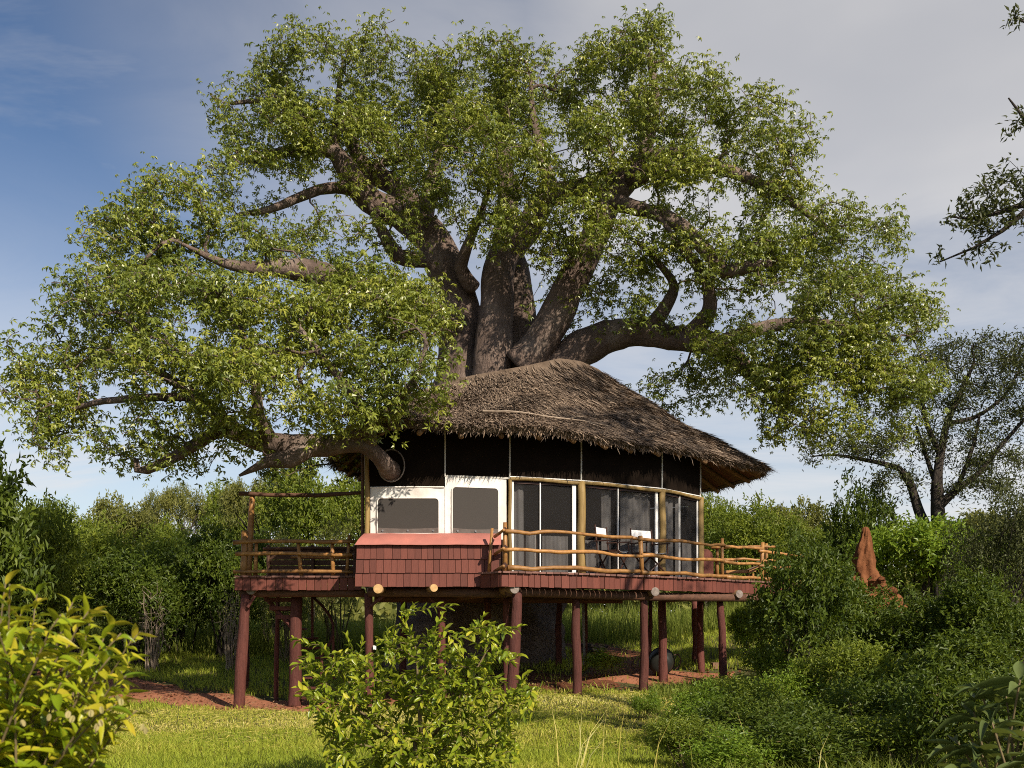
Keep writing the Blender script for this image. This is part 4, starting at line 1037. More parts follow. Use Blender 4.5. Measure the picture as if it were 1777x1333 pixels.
CROWN = blobs_px([
    (460, 190, 22.5, 95, 90, 1.8, 1), (550, 135, 23, 105, 75, 2.2, 1), (690, 150, 24, 110, 80, 2.6, 1), (435, 300, 22, 80, 70, 1.4, .8), (600, 220, 22.6, 100, 65, 1.5, .8),
    (820, 145, 24, 110, 80, 2.6, 1.1), (920, 180, 24, 80, 110, 2.6, 1.1), (790, 250, 22.0, 110, 90, 1.5, 1), (900, 300, 21.5, 90, 90, 1.4, 1.1), (840, 370, 21.6, 70, 50, 1.0, .9),
    (700, 230, 23.6, 80, 60, 1.2, .7), (510, 240, 22, 70, 60, 1.2, .7),
    (1060, 150, 23, 85, 95, 2.2, 1.1), (1125, 105, 23, 60, 72, 1.8, 1.1), (1185, 205, 22, 105, 95, 1.9, 1.1), (1300, 265, 22, 115, 110, 2.0, 1.1), (1020, 250, 21.5, 85, 75, 1.2, 1),
    (1200, 330, 21.3, 115, 85, 1.4, 1), (1350, 370, 21.6, 105, 95, 1.8, 1.1), (1470, 440, 22, 95, 85, 1.8, 1), (1075, 400, 21.2, 75, 50, 0.9, .7), (1290, 470, 21.2, 105, 85, 1.4, .8),
    (1430, 560, 21, 115, 100, 1.7, 1), (1555, 570, 21.5, 75, 100, 1.5, 1), (1530, 680, 21, 85, 80, 1.4, 1), (1410, 680, 20.6, 85, 75, 1.2, .9), (1330, 690, 20.8, 55, 65, 1.0, .8),
    (1180, 680, 23, 100, 40, 1.2, .45), (1110, 500, 23, 75, 55, 1.2, .5), (990, 500, 23.8, 50, 70, 1.0, .3), (1230, 650, 22.4, 70, 40, 1.0, .5), (1590, 640, 21.5, 50, 60, 1.2, .9), (1340, 750, 20.8, 25, 25, .5, .8),
    (300, 350, 20, 85, 62, 1.4, .9), (365, 290, 20.5, 40, 30, .8, .5), (235, 430, 19.5, 85, 75, 1.6, 1), (420, 430, 20.5, 85, 60, 1.3, .8), (560, 430, 22.5, 85, 55, 1.0, .5), (600, 380, 22.8, 60, 40, .8, .4),
    (200, 540, 18.2, 110, 85, 1.6, 1), (105, 625, 18, 80, 75, 1.4, 1), (330, 540, 17.2, 125, 85, 1.5, 1), (480, 560, 17.2, 125, 80, 1.5, 1), (620, 545, 17.8, 100, 62, 1.3, 1), (715, 560, 18.4, 80, 65, 1.2, .8),
    (300, 655, 16.6, 135, 75, 1.4, 1), (460, 665, 16.2, 125, 75, 1.3, 1), (600, 655, 16.2, 115, 75, 1.2, 1), (725, 645, 16.5, 78, 55, 1.0, 1), (110, 735, 17, 80, 70, 1.2, .9),
    (230, 765, 16.9, 95, 52, 1.0, .7), (400, 735, 16.7, 95, 40, 1.0, .8), (550, 722, 16.4, 85, 32, .9, .8), (660, 708, 16.3, 55, 36, .7, .8), (760, 690, 16.3, 45, 28, .6, .7), (520, 815, 20, 95, 32, .9, .45), (320, 790, 17.2, 60, 30, .8, .4),
    (640, 485, 18.6, 80, 36, .8, .9), (715, 505, 19.2, 55, 36, .7, .8), (560, 475, 18.6, 70, 30, .8, .8), (1490, 620, 20.8, 70, 70, 1.2, .9), (1380, 610, 20.6, 80, 60, 1.1, .8), (1250, 560, 21.3, 80, 50, 1.0, .6), (1580, 700, 21, 40, 70, 1.0, .9), (1450, 740, 20.6, 60, 40, .9, .7), (1290, 600, 21, 60, 50, .9, .6), (955, 430, 21.9, 62, 45, .8, .7), (1000, 370, 21.5, 55, 45, .8, .8), (1020, 525, 22.8, 45, 60, .8, .45), (925, 560, 22.6, 30, 50, .6, .3), (680, 395, 22.2, 70, 50, .9, .45), (735, 325, 22.6, 60, 45, .8, .6), (1150, 440, 21.5, 65, 50, .8, .7), (1120, 545, 22.2, 60, 30, .8, .4), (640, 300, 22.8, 55, 40, .8, .5), (50, 690, 17.4, 50, 60, 1.0, .8), (740, 520, 20.5, 50, 40, .8, .5),
], 20)
tips, tc_ = blob_tips(CROWN, 78, rb)
keep = np.array([mnoise.noise(Vector((p[0] * .75, p[1] * .75, p[2] * 1.15))) > (-0.34 if p[1] < 20.3 else -0.18) for p in tips]); tips, tc_ = tips[keep], tc_[keep]
tw = S.grow(tips, rb, up=0.22, droop=0.5, step=0.34, wig=0.045)
R_ = S.radii(tip=0.0075, e=2.5, cap=0.10)
mb = MB(); S.tubes(mb, R_, rb, names={'trunk'}, gnarl=0.05); put('trunk', mb, M['baobab_bark'], baobab, smooth=True)
for ch in list(S.chains):
    if ch[1] and ch[2] != 'trunk':
        keep = S.chains; S.chains = [ch]; mb = MB(); S.tubes(mb, R_, rb, gnarl=0.07); S.chains = keep
        o = put('limb', mb, M['baobab_bark'], baobab, smooth=True)
        if ch[2] == 'low_limb': o['label'] = 'low limb growing out through the cabin wall'
mb = MB(); S.tubes(mb, R_, rb, manual=False); put('branches', mb, M['baobab_bark'], baobab, smooth=True, kind='stuff')
P, D, I = spray_points(S, tw, 1.0, 0.075, rb, 0.15, 11)
nrm = unit(np.array([0, 0, 1.0]) * 0.9 + 0.55 * unit(P - tc_[I]) + 0.45 * rb.normal(0, 1, P.shape))
mb = MB()
rt_ = np.clip(rb.normal(0.5, 0.16, len(tips))[I] + rb.normal(0, 0.16, len(P)), 0, 1)
palmate(mb, P, nrm, rb.uniform(0.070, 0.130, len(P)), rb, rt_, 5, 0.34, 0.3)
put('crown', mb, M['baobab_leaf'], baobab)
print('baobab tips', len(tips), 'leaves', len(P) * 5)
# ring where the limb passes the wall
ring = [at(679 + 23 * math.cos(a), 808 + 28 * math.sin(a), 17.80) for a in np.linspace(0, 2 * math.pi, 25)]
mb = MB(); tube(mb, ring, 0.014, 6, cap=False); put('limb_collar', mb, M['end_grey'], cabin, smooth=True)

# ------------------------------------------------------------------ other trees
def tree_from(name, root, limbs, blobs, dens, leafm, barkm, seed, leaf, up=0.2, droop=0.1, gap=0.05, spray=0.8, jit=0.06, tip=0.006, nmin=8, w=None):
    rg = np.random.default_rng(seed); K_ = Skel()
    for i, q in enumerate(limbs):
        p, r = pl(q); K_.limb(p, r, 0.3, rg, 0.06, 0.35 if i == 0 else 0.0, name='trunk' if i == 0 else 'limb')
    t, tcn = blob_tips(blobs, dens, rg); tw_ = K_.grow(t, rg, up, droop, 0.4, 0.07); r_ = K_.radii(tip, 2.3, 0.09)
    mb = MB(); K_.tubes(mb, r_, rg, names={'trunk'}); put('trunk', mb, barkm, root, smooth=True)
    mb = MB(); K_.tubes(mb, r_, rg, names={'limb', 'twig'}); put('branches', mb, barkm, root, smooth=True)
    P, D, I = spray_points(K_, tw_, spray, gap, rg, jit, nmin); n = len(P)
    mb = MB(); d = unit(D * 0.5 + rg.normal(0, 1, (n, 3)) + np.array([0, 0, 0.3])); N_ = unit(np.array([0, 0, 1.0]) + 0.8 * rg.normal(0, 1, (n, 3)))
    kites(mb, P, d, N_, leaf * rg.uniform(0.7, 1.3, n), leaf * (w or 0.4) * rg.uniform(0.8, 1.2, n), np.clip(rg.normal(.5, .25, n), 0, 1), 0.2, 0.15)
    put('crown', mb, leafm, root)
    return n
# umbrella thorn at the right, beyond the mound
b0 = at(1628, 900, 30); g0 = float(gz(b0[0], 30))
thorn = empty('thorn_tree', (b0[0], 30, g0), 'tall open dark branched thorn tree standing right of the baobab', 'tree')
g_px = HZ - (g0 - CH) / 30 * F
n = tree_from('thorn', thorn, [
    [(1632, g_px + 6, 30, 0.245), (1630, 960, 30, 0.216), (1628, 890, 30, 0.187), (1627, 840, 30, 0.158), (1632, 790, 30, 0.130), (1645, 730, 30, 0.101), (1668, 680, 30, 0.072), (1690, 630, 30, 0.043)],
    [(1628, 880, 30, 0.144), (1660, 850, 29.8, 0.108), (1700, 820, 29.6, 0.086), (1740, 770, 29.5, 0.065), (1785, 720, 29.4, 0.036)],
    [(1630, 960, 30, 0.158), (1596, 890, 30.4, 0.137), (1580, 840, 30.5, 0.115), (1562, 815, 30.5, 0.086), (1510, 800, 30.5, 0.065), (1450, 790, 30.5, 0.036), (1410, 792, 30.5, 0.022)],
    [(1632, 790, 30, 0.094), (1610, 740, 30, 0.072), (1600, 690, 30, 0.058), (1610, 640, 30, 0.036)],
    [(1645, 735, 30, 0.086), (1690, 725, 30, 0.072), (1740, 690, 30, 0.050), (1770, 640, 30, 0.029)],
    [(1628, 850, 30, 0.086), (1610, 800, 30.2, 0.065), (1590, 740, 30.3, 0.043)],
    [(1660, 850, 29.8, 0.072), (1690, 770, 29.8, 0.058), (1700, 720, 29.8, 0.036)],
], blobs_px([(1690, 620, 30, 75, 35, 1.6, 1), (1620, 640, 30, 55, 40, 1.2, .8), (1760, 660, 29.6, 60, 45, 1.6, 1), (1700, 700, 30, 80, 40, 1.5, .8), (1770, 740, 29.6, 60, 40, 1.3, .9), (1560, 780, 30.4, 70, 28, 1.2, .8), (1450, 785, 30.5, 70, 22, .9, .9), (1510, 770, 30.5, 60, 30, 1, .8), (1640, 690, 30, 60, 50, 1.2, .7), (1590, 720, 30.2, 50, 50, 1.2, .6), (1680, 780, 30, 80, 35, 1.3, .9), (1740, 820, 29.5, 70, 35, 1.4, 1.2), (1640, 760, 30, 50, 40, 1, .5), (1560, 840, 30.4, 60, 30, 1, .9), (1820, 640, 29.6, 70, 90, 1.6, 1), (1690, 850, 29.5, 60, 22, 1.2, 1)]), 44, M['olive_leaf'], M['dark_bark'], 41, 0.125, 0.15, -0.05, 0.042, 1.1, 0.14, 0.008, nmin=24, w=0.32)
print('thorn', n)
# shade acacia beside the viewer; its branch tips hang into the right edge
A_ = np.array([7.6, 7.2]); ga = float(gz(*A_))
acacia = empty('acacia_tree', (*A_, ga), 'dark acacia boughs hanging into view against the sky at the right edge', 'tree')
def wp(x, y, z, r): return (CX + x / y * F, HZ - (z - CH) / y * F, y, r)
n = tree_from('acacia', acacia, [
    [wp(7.6, 7.2, ga - .2, .26), wp(7.5, 7.3, 1.5, .23), wp(7.4, 7.3, 3.2, .2), wp(7.2, 7.4, 4.6, .16), wp(7.0, 7.4, 6.0, .11), wp(6.8, 7.4, 7.2, .06)],
    [wp(7.4, 7.3, 3.4, .13), wp(6.6, 7.9, 4.4, .10), wp(5.8, 8.6, 5.1, .065), (1830, 345, 9.0, .045), (1765, 358, 9.0, .026), (1700, 378, 9.0, .015), (1645, 376, 9.0, .006)],
    [(1800, 350, 9.0, .03), (1740, 400, 9.05, .02), (1690, 430, 9.1, .012), (1630, 455, 9.1, .006)],
    [wp(7.2, 7.4, 4.6, .12), wp(6.3, 8.0, 5.6, .08), (1850, 290, 9.0, .035), (1785, 215, 9.0, .018), (1750, 170, 9, .006)],
    [wp(6.3, 8.0, 5.6, .08), (1880, 150, 9.0, .035), (1800, 50, 9.0, .018), (1760, 30, 9, .006)],
    [wp(7.3, 7.4, 4.0, .12), wp(8.6, 8.2, 5.4, .08), wp(9.6, 9.0, 6.2, .05)],
    [wp(7.2, 7.4, 4.6, .14), wp(7.6, 8.2, 7.0, .11), wp(8.0, 9.4, 9.2, .08), wp(8.3, 10.4, 11.4, .05), wp(8.4, 10.8, 13.0, .03)],
    [wp(8.0, 9.4, 9.2, .07), wp(8.6, 10.6, 10.2, .05), wp(8.9, 12.0, 10.6, .03)],
    [wp(7.0, 7.4, 5.5, .1), wp(7.4, 6.2, 6.6, .06), wp(7.8, 5.2, 7.0, .04)],
], blobs_px([(1755, 330, 9, 50, 60, .4, 1.4), (1720, 345, 9, 60, 50, .4, 1.5), (1700, 410, 9, 60, 30, .3, 1.2), (1690, 360, 9, 55, 40, .3, 1.2), (1745, 400, 9, 50, 45, .35, 1.3), (1660, 385, 9, 35, 18, .2, 1), (1720, 440, 9, 40, 18, .25, .9), (1765, 300, 9, 30, 45, .35, 1), (1765, 220, 9, 28, 50, .35, 1), (1775, 40, 9, 28, 42, .3, 1), (1640, 450, 9.1, 20, 10, .1, .8), (1830, 330, 9, 60, 90, .5, 1)]) + [
    ((8.0, 10.2, 12.9), (1.3, 1.3, .9), 2.2), ((9.3, 11.0, 13.2), (1.3, 1.3, .9), 2.2), ((8.2, 12.3, 14.0), (1.2, 1.2, .8), 2.2), ((10.4, 12.0, 14.2), (1.3, 1.3, .8), 2.2), ((8.6, 11.2, 10.6), (1.3, 1.2, 1.0), 1.3), ((9.4, 12.6, 10.0), (1.2, 1.2, .9), 1.3), ((8.3, 12.0, 9.2), (1.1, 1.0, .8), .5), ((5.9, 8.4, 6.2), (.8, .9, .9), .22), ((6.6, 7.8, 6.9), (1.0, 1.2, .22), .22), ((7.6, 7.0, 7.4), (1.3, 1.4, .22), .22), ((7.6, 5.6, 7.0), (1.2, 1.0, .22), .22), ((6.4, 6.6, 6.6), (1.0, 1.0, .22), .22), ((8.4, 6.0, 5.8), (1.2, 1.2, .22), .22), ((6.6, 7.4, 5.2), (.8, .8, .6), .22)],
    75, M['olive_leaf'], M['dark_bark'], 43, 0.062, 0.1, -0.1, 0.014, 0.45, 0.03, 0.0028, nmin=20, w=0.34)
print('acacia', n)

# ------------------------------------------------------------------ shrubs and woodland: prototypes, then individuals
def lobed(seed, h, w, nl, spr, lv, L, ratio, leafm, barkm, trunk=0.0, flat=1.0, upw=0.5, spread=0.28, base=0.1, lob=(0.26, 0.42)):
    """meshes (crown, stems) of a plant h high and w wide, standing on the origin"""
    rg = np.random.default_rng(seed); R = np.array([w / 2, w / 2, (h - trunk) / 2 * flat]); c0 = np.array([0, 0, trunk + (h - trunk) * 0.5])
    d = unit(rg.normal(0, 1, (nl, 3))); d[:, 2] = np.abs(d[:, 2]) * 1.1 - 0.45; d = unit(d)
    lr = rg.uniform(*lob, nl) * min(w, h - trunk) * 0.62
    lc = c0 + d * (R - lr[:, None] * 0.75) * rg.uniform(0.55, 1.0, (nl, 1))
    k = rg.choice(nl, spr, p=lr ** 2 / (lr ** 2).sum())
    o = unit(rg.normal(0, 1, (spr, 3))); o[:, 2] = np.where((o[:, 2] < 0) & (rg.random(spr) < 0.55), -o[:, 2], o[:, 2])
    sp = lc[k] + o * lr[k][:, None] * rg.uniform(0.55, 1.12, (spr, 1)) * np.array([1, 1, flat if flat < 1 else 1])
    sp[:, 2] = np.maximum(sp[:, 2], base * rg.random(spr))
    sd = unit(o * 0.6 + np.array([0, 0, upw]) + 0.5 * rg.normal(0, 1, (spr, 3)))
    n = spr * lv; I = np.repeat(np.arange(spr), lv); t = rg.random(n)
    P = sp[I] + sd[I] * ((t - 0.4) * spread)[:, None] + rg.normal(0, spread * 0.16, (n, 3))
    D = unit(sd[I] * 0.45 + rg.normal(0, 0.8, (n, 3))); N_ = unit(np.array([0, 0, 1.0]) * 0.8 + o[I] * 0.4 + 0.6 * rg.normal(0, 1, (n, 3)))
    r = np.clip(rg.normal(0.5, 0.16, spr)[I] + rg.normal(0, 0.17, n), 0, 1)
    mb = MB(); kites(mb, P, D, N_, L * rg.uniform(0.65, 1.3, n), L * ratio * rg.uniform(0.8, 1.2, n), r, 0.22, 0.2)
    me = mb.mesh('crown'); me.materials.append(leafm)
    mb = MB(); tp = np.array([0, 0, trunk]) if trunk else np.zeros(3)
    if trunk: tube(mb, [(0, 0, -0.3), (0.05, 0.03, trunk * 0.5), tp], [0.035 * h, 0.03 * h, 0.024 * h], 8, gnarl=0.05, rng=rg)
    for i in range(nl):
        a = tp + (0 if trunk else 1) * np.array([*rg.normal(0, 0.06 * w, 2), -0.1]); m_ = (a + lc[i]) / 2 + rg.normal(0, 0.05 * w, 3) + (0, 0, 0.05 * h)
        pp_ = catmull([a, m_, lc[i]], 0.3 * h / 3 + 0.05); tube(mb, pp_, np.linspace(0.012 * h + 0.008, 0.006, len(pp_)), 5, cap=False)
        for _ in range(3):
            j = rg.integers(0, spr); 
            jj = np.where(k == i)[0]
            if len(jj): e = sp[rg.choice(jj)]; tube(mb, [lc[i], (lc[i] + e) / 2 + rg.normal(0, .03 * w, 3), e], [0.009, 0.007, 0.004], 3, cap=False)
    ms = mb.mesh('stems', smooth=True); ms.materials.append(barkm)
    return me, ms, h, w
PROTO = {
    'dark': [lobed(51, 4, 4.2, 13, 1050, 9, .165, .42, M['dark_leaf'], M['dark_bark'], lob=(.28, .46)), lobed(52, 4, 4.0, 11, 1000, 9, .17, .45, M['dark_leaf'], M['dark_bark'], lob=(.28, .48))],
    'mid': [lobed(53, 4, 4.0, 12, 1000, 9, .155, .42, M['mid_leaf'], M['dark_bark'], lob=(.28, .46)), lobed(54, 4, 4.4, 14, 1050, 9, .15, .4, M['mid_leaf'], M['dark_bark'], lob=(.28, .46))],
    'bright': [lobed(55, 2.6, 2.6, 12, 900, 9, .13, .45, M['bright_leaf'], M['dark_bark'])],
    'low': [lobed(56, 1.2, 1.6, 12, 560, 9, .072, .42, M['mid_leaf'], M['stem'], spread=.36, upw=1.0, lob=(.2, .4)), lobed(57, 1.3, 1.5, 11, 560, 9, .075, .4, M['bright_leaf'], M['stem'], spread=.36, upw=1.0, lob=(.2, .4)), lobed(61, 1.3, 1.7, 12, 620, 9, .075, .42, M['dark_leaf'], M['stem'], spread=.36, upw=1.0, lob=(.2, .4))],
    'tree': [lobed(58, 8, 8, 13, 1500, 9, .26, .42, M['mid_leaf'], M['dark_bark'], trunk=2.0, spread=.5, lob=(.3, .5)), lobed(59, 8, 7.5, 11, 1400, 9, .26, .42, M['pale_leaf'], M['dark_bark'], trunk=2.2, spread=.5, lob=(.3, .5)), lobed(64, 8, 7, 15, 1500, 9, .24, .42, M['mid_leaf'], M['dark_bark'], trunk=1.6, spread=.45, lob=(.26, .44))],
    'flat': [lobed(60, 8, 9, 14, 1500, 9, .2, .35, M['pale_leaf'], M['dark_bark'], trunk=4.2, flat=0.8, spread=.5, lob=(.3, .45))],
    'feather': [lobed(62, 3.2, 3.2, 12, 900, 12, .13, .16, M['pale_leaf'], M['stem'], upw=.9, spread=.55)],
    'olive': [lobed(63, 4, 4, 16, 1500, 10, .10, .35, M['olive_leaf'], M['dark_bark'], spread=.4)],
}
DEAD = lobed(71, 2.6, 2.6, 22, 200, 2, .01, .4, M['olive_leaf'], M['dead_wood'], lob=(.3, .5))[1]
rv = np.random.default_rng(77)
USED = {}
def plant(name, kind, px, ytop, Y, wpx, label, cat, group=None, var=None, ybase=None):
    x = (px - CX) / F * Y; z0 = float(gz(x, Y)); zt = CH + (HZ - ytop) / F * Y
    if ybase is not None: z0 = CH + (HZ - ybase) / F * Y
    ps = PROTO[kind]; USED[kind] = USED.get(kind, -1) + 1
    me, ms, h, w = ps[(USED[kind] if var is None else var) % len(ps)]
    sw = wpx / F * Y / w; sh = (zt - z0) / h
    root = empty(name, (x, Y, z0), label, cat, group)
    rz = rv.uniform(0, 6.28); Rz = Matrix.Rotation(rz, 3, 'Z')
    inst('stems' if kind not in ('tree', 'flat') else 'trunk', ms, root, (x, Y, z0), Rz, (sw, sw, sh))
    inst('crown', me, root, (x, Y, z0), Rz, (sw, sw, sh))
    return root
G_L = 'dark bushes along the left edge of the clearing'; G_F = 'trees of the far woodland'; G_R = 'shaded bushes in the right foreground'
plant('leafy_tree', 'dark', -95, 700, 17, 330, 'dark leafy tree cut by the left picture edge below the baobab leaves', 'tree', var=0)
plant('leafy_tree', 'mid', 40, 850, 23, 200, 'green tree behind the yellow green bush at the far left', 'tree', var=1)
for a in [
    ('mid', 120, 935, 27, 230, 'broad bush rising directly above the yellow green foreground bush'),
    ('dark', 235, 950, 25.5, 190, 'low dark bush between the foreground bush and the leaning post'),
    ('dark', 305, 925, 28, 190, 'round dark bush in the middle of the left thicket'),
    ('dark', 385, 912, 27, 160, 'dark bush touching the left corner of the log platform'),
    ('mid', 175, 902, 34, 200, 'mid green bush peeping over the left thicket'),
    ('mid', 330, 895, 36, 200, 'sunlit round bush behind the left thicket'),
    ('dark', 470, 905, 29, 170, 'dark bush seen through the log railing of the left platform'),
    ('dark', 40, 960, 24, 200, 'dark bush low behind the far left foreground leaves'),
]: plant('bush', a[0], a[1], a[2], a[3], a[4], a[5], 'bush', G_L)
for a in [
    ('feather', 585, 900, 28, 130, 'pale feathery bush behind the left platform beside the cabin wall'),
    ('feather', 500, 930, 26, 110, 'small feathery bush behind the log platform rail'),
]: plant('feathery_bush', a[0], a[1], a[2], a[3], a[4], a[5], 'bush', 'feathery bushes behind the platform')
for a in [
    ('flat', 320, 826, 62, 150, 'flat topped tree on the skyline left of the log platform'),
    ('tree', 110, 880, 60, 170, 'round tree low on the skyline at the far left'),
    ('tree', 225, 852, 66, 150, 'pale tree in the far woodland left of the flat topped tree'),
    ('tree', 405, 838, 55, 130, 'leafy tree on the skyline above the tall log post'),
    ('flat', 455, 815, 50, 160, 'thin flat crowned tree above the lintel log'),
    ('tree', 540, 790, 40, 220, 'big green tree directly behind the left platform and lintel'),
    ('tree', 640, 830, 45, 200, 'dark green tree beside the left cabin wall'),
    ('tree', 1225, 862, 70, 150, 'distant olive tree just right of the cabin pole'),
    ('tree', 1300, 872, 46, 190, 'round tree behind the right end of the deck railing'),
    ('tree', 1375, 855, 50, 170, 'tall rounded tree left of the termite mound'),
    ('tree', 1450, 905, 44, 160, 'low tree close behind the termite mound'),
    ('tree', 20, 850, 52, 200, 'pale tree at the left skyline edge'),
    ('tree', 1760, 860, 60, 260, 'wide tree on the far right skyline'),
    ('tree', 820, 900, 60, 300, 'tree hidden behind the trunk and cabin'),
    ('tree', 1060, 900, 62, 280, 'tree behind the deck seen between the red posts'),
][:13]: plant('woodland_tree', a[0], a[1], a[2], a[3], a[4], a[5], 'tree', G_F)
for a in [
    ('dark', 1500, 815, 31, 150, 'dark green tree between the baobab leaves and the thorn tree trunks', 'leafy_tree'),
]: plant(a[6], a[0], a[1], a[2], a[3], a[4], a[5], 'tree')
for a in [
    ('bright', 1590, 868, 27.5, 200, 'glossy bright green bush right of the termite mound'),
    ('bright', 1690, 890, 27, 150, 'bright green bush under the thorn tree trunks'),
    ('mid', 1390, 930, 32, 150, 'mid green bush left of the termite mound'),
    ('bright', 1298, 1040, 23.5, 75, 'small glossy bush behind the last red post'),
    ('mid', 1240, 960, 38, 160, 'green bush seen through the right end of the deck railing'),
]: plant('bush', a[0], a[1], a[2], a[3], a[4], a[5], 'bush')
for a in [
    ('olive', 1750, 800, 22, 230, 'tall olive thorn bush at the right picture edge', 0),
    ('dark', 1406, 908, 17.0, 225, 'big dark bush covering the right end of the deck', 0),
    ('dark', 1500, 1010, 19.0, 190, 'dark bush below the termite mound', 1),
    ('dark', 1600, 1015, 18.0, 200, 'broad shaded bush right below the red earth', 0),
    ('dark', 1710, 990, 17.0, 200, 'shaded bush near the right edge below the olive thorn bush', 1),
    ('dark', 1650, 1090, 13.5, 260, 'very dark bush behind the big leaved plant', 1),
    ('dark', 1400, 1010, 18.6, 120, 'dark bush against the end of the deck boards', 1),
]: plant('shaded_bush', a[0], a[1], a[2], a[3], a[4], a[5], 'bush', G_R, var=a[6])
LOWS = [
    (0, 1460, 1128, 14.6, 190, 'sunlit topped green shrub in front of the dark bushes'), (1, 1370, 1165, 14.8, 150, 'light green shrub below the hidden deck post'), (0, 1290, 1190, 13.6, 170, 'low green shrub in front of the last red post'),
    (1, 1215, 1215, 12.6, 150, 'low fresh green shrub right of the shaded lawn'), (2, 1330, 1225, 11.6, 230, 'dark low shrub in the right foreground middle'), (2, 1520, 1190, 12.2, 230, 'dark shrub left of the big leaved plant'),
    (0, 1200, 1275, 10.6, 170, 'dense leafy shrub at the bottom edge right of the lawn'), (2, 1430, 1260, 10.2, 260, 'dark shrub at the bottom edge in deep shade'), (0, 1580, 1275, 9.8, 240, 'shaded shrub at the bottom edge below the big leaves'),
    (1, 1290, 1290, 10.0, 200, 'green shrub at the bottom edge between the dark shrubs'), (2, 1700, 1160, 9.5, 260, 'dark shrub behind the big leaved plant at right'),
    (1, 1340, 1120, 19.8, 110, 'bright low shrub beside the bare soil under the deck'), (0, 1240, 1205, 15.2, 110, 'small shrub at the foot of the right front post'), (1, 1120, 1212, 15.0, 60, 'tiny shrub at the foot of the middle front post'),
    (1, 1050, 1140, 21.5, 70, 'little bright plant on the soil under the deck'),
]
for v, px, yt, Y, w, lab in LOWS: plant('low_shrub', 'low', px, yt - (28 if Y < 13 else 14), Y, w, lab, 'shrub', 'low shrubs in the right foreground', var=v)
for px, yt, Y, w, lab in ((402, 985, 24.3, 90, 'bare grey dead shrub in the shade beside the left corner post'), (262, 990, 24.6, 110, 'bare twiggy dead shrub at the foot of the left thicket'), (1655, 905, 23.5, 80, 'bare pale dead shrub poking out beside the glossy bright bush')):
    x = (px - CX) / F * Y; z0 = float(gz(x, Y)); r_ = empty('dead_shrub', (x, Y, z0), lab, 'shrub', 'dead shrubs')
    sw = w / F * Y / 2.6; inst('stems', DEAD, r_, (x, Y, z0), Matrix.Rotation(rv.uniform(0, 6), 3, 'Z'), (sw, sw, (CH + (HZ - yt) / F * Y - z0) / 2.6))
# far-off wood that closes the view
rg = np.random.default_rng(91); n = 60000; ang = rg.uniform(-0.75, 0.75, n); dist = rg.uniform(75, 170, n)
X = np.tan(ang) * dist; top = 4.0 + 3.0 * np.sin(X * 0.11) + 1.6 * np.sin(X * 0.37 + 1) + 1.0 * np.sin(X * 0.9 + dist * .3) + (dist - 75) * 0.03
Z = gz(X, dist) + top * rg.random(n) ** 0.6
mb = MB(); kites(mb, np.stack([X, dist, Z], 1), rg.normal(0, 1, (n, 3)), rg.normal(0, 1, (n, 3)) + (0, -.3, 1), rg.uniform(.8, 1.7, n), rg.uniform(.4, .8, n), np.clip(rg.normal(.45, .25, n), 0, 1), .2, .1)
put('far_woodland', mb, M['pale_leaf'], kind='stuff')

# ------------------------------------------------------------------ grasses
rgs = np.random.default_rng(101)
def blades(mb, x, y, h, w, r, lean=0.35, z=None, segs=2):
    n = len(x); zb = gz(x, y) - 0.005 if z is None else z
    a = rgs.uniform(0, 2 * np.pi, n); sd = np.stack([np.cos(a), np.sin(a), np.zeros(n)], 1); b = a + rgs.normal(1.57, .6, n)
    ln = np.stack([np.cos(b), np.sin(b), np.zeros(n)], 1) * (h * lean * rgs.uniform(.2, 1.6, n))[:, None]
    p = np.stack([x, y, zb], 1); up = np.array([0, 0, 1.0])
    m_ = p + up * (h * .55)[:, None] + ln * .35; t = p + up * (h * rgs.uniform(.8, 1, n))[:, None] + ln
    w2 = (w / 2)[:, None]
    v = np.stack([p - sd * w2, p + sd * w2, m_ + sd * w2 * .75, m_ - sd * w2 * .75, t], 1).reshape(-1, 3); k = np.arange(n)[:, None] * 5
    mb.add(v, k + np.array([[0, 1, 2, 3]]), k + np.array([[3, 2, 4]]), np.repeat(r, 5))
def vis(x, y, m=0.4):
    return np.abs(x) < 0.53 * y + m
# lawn: fresh green near the viewer, cut and yellowed further on
n = 210000; y = 8.5 + 11.5 * rgs.random(n) ** 1.15; x = rgs.uniform(-1, 1, n) * (0.55 * y + .4)
pn = 0.5 + 0.25 * np.sin(x * 1.3 + y * .7) + 0.25 * np.sin(x * .5 - y * 1.9 + 2)
dry = np.clip(ss(y + 1.2 * (pn - .5), 11.6, 16.0) * 0.75 + 0.45 * (pn - .5), 0, 1) * (1 - ss(y, 17.5, 19.5))
keep = (dist_line(x, y, PATH) > .86 + .22 * np.sin(x * 5.1 + y * 3) * np.sin(x * 2.3) + .06 * rgs.normal(0, 1, n)) & ((y < 18.9) | (x < -1.5)) & (rgs.random(n) < np.where(dry > .5, .75, 1))
x, y, dry, pn = x[keep], y[keep], dry[keep], pn[keep]; n = len(x)
r = np.clip(.22 + .16 * pn + dry * rgs.uniform(.0, .75, n) + rgs.normal(0, .10, n), 0, 1)
h = np.where(dry > .45, rgs.uniform(.025, .075, n), rgs.uniform(.05, .13, n) * (.7 + .6 * pn)); 
mb = MB(); blades(mb, x, y, h, rgs.uniform(.006, .013, n) * (1 + .5 * dry), r, .7)
tag(put('lawn_grass', mb, M['grass']), 'short meadow grass, green in front and cut and yellowed towards the treehouse', 'grass', kind='stuff')
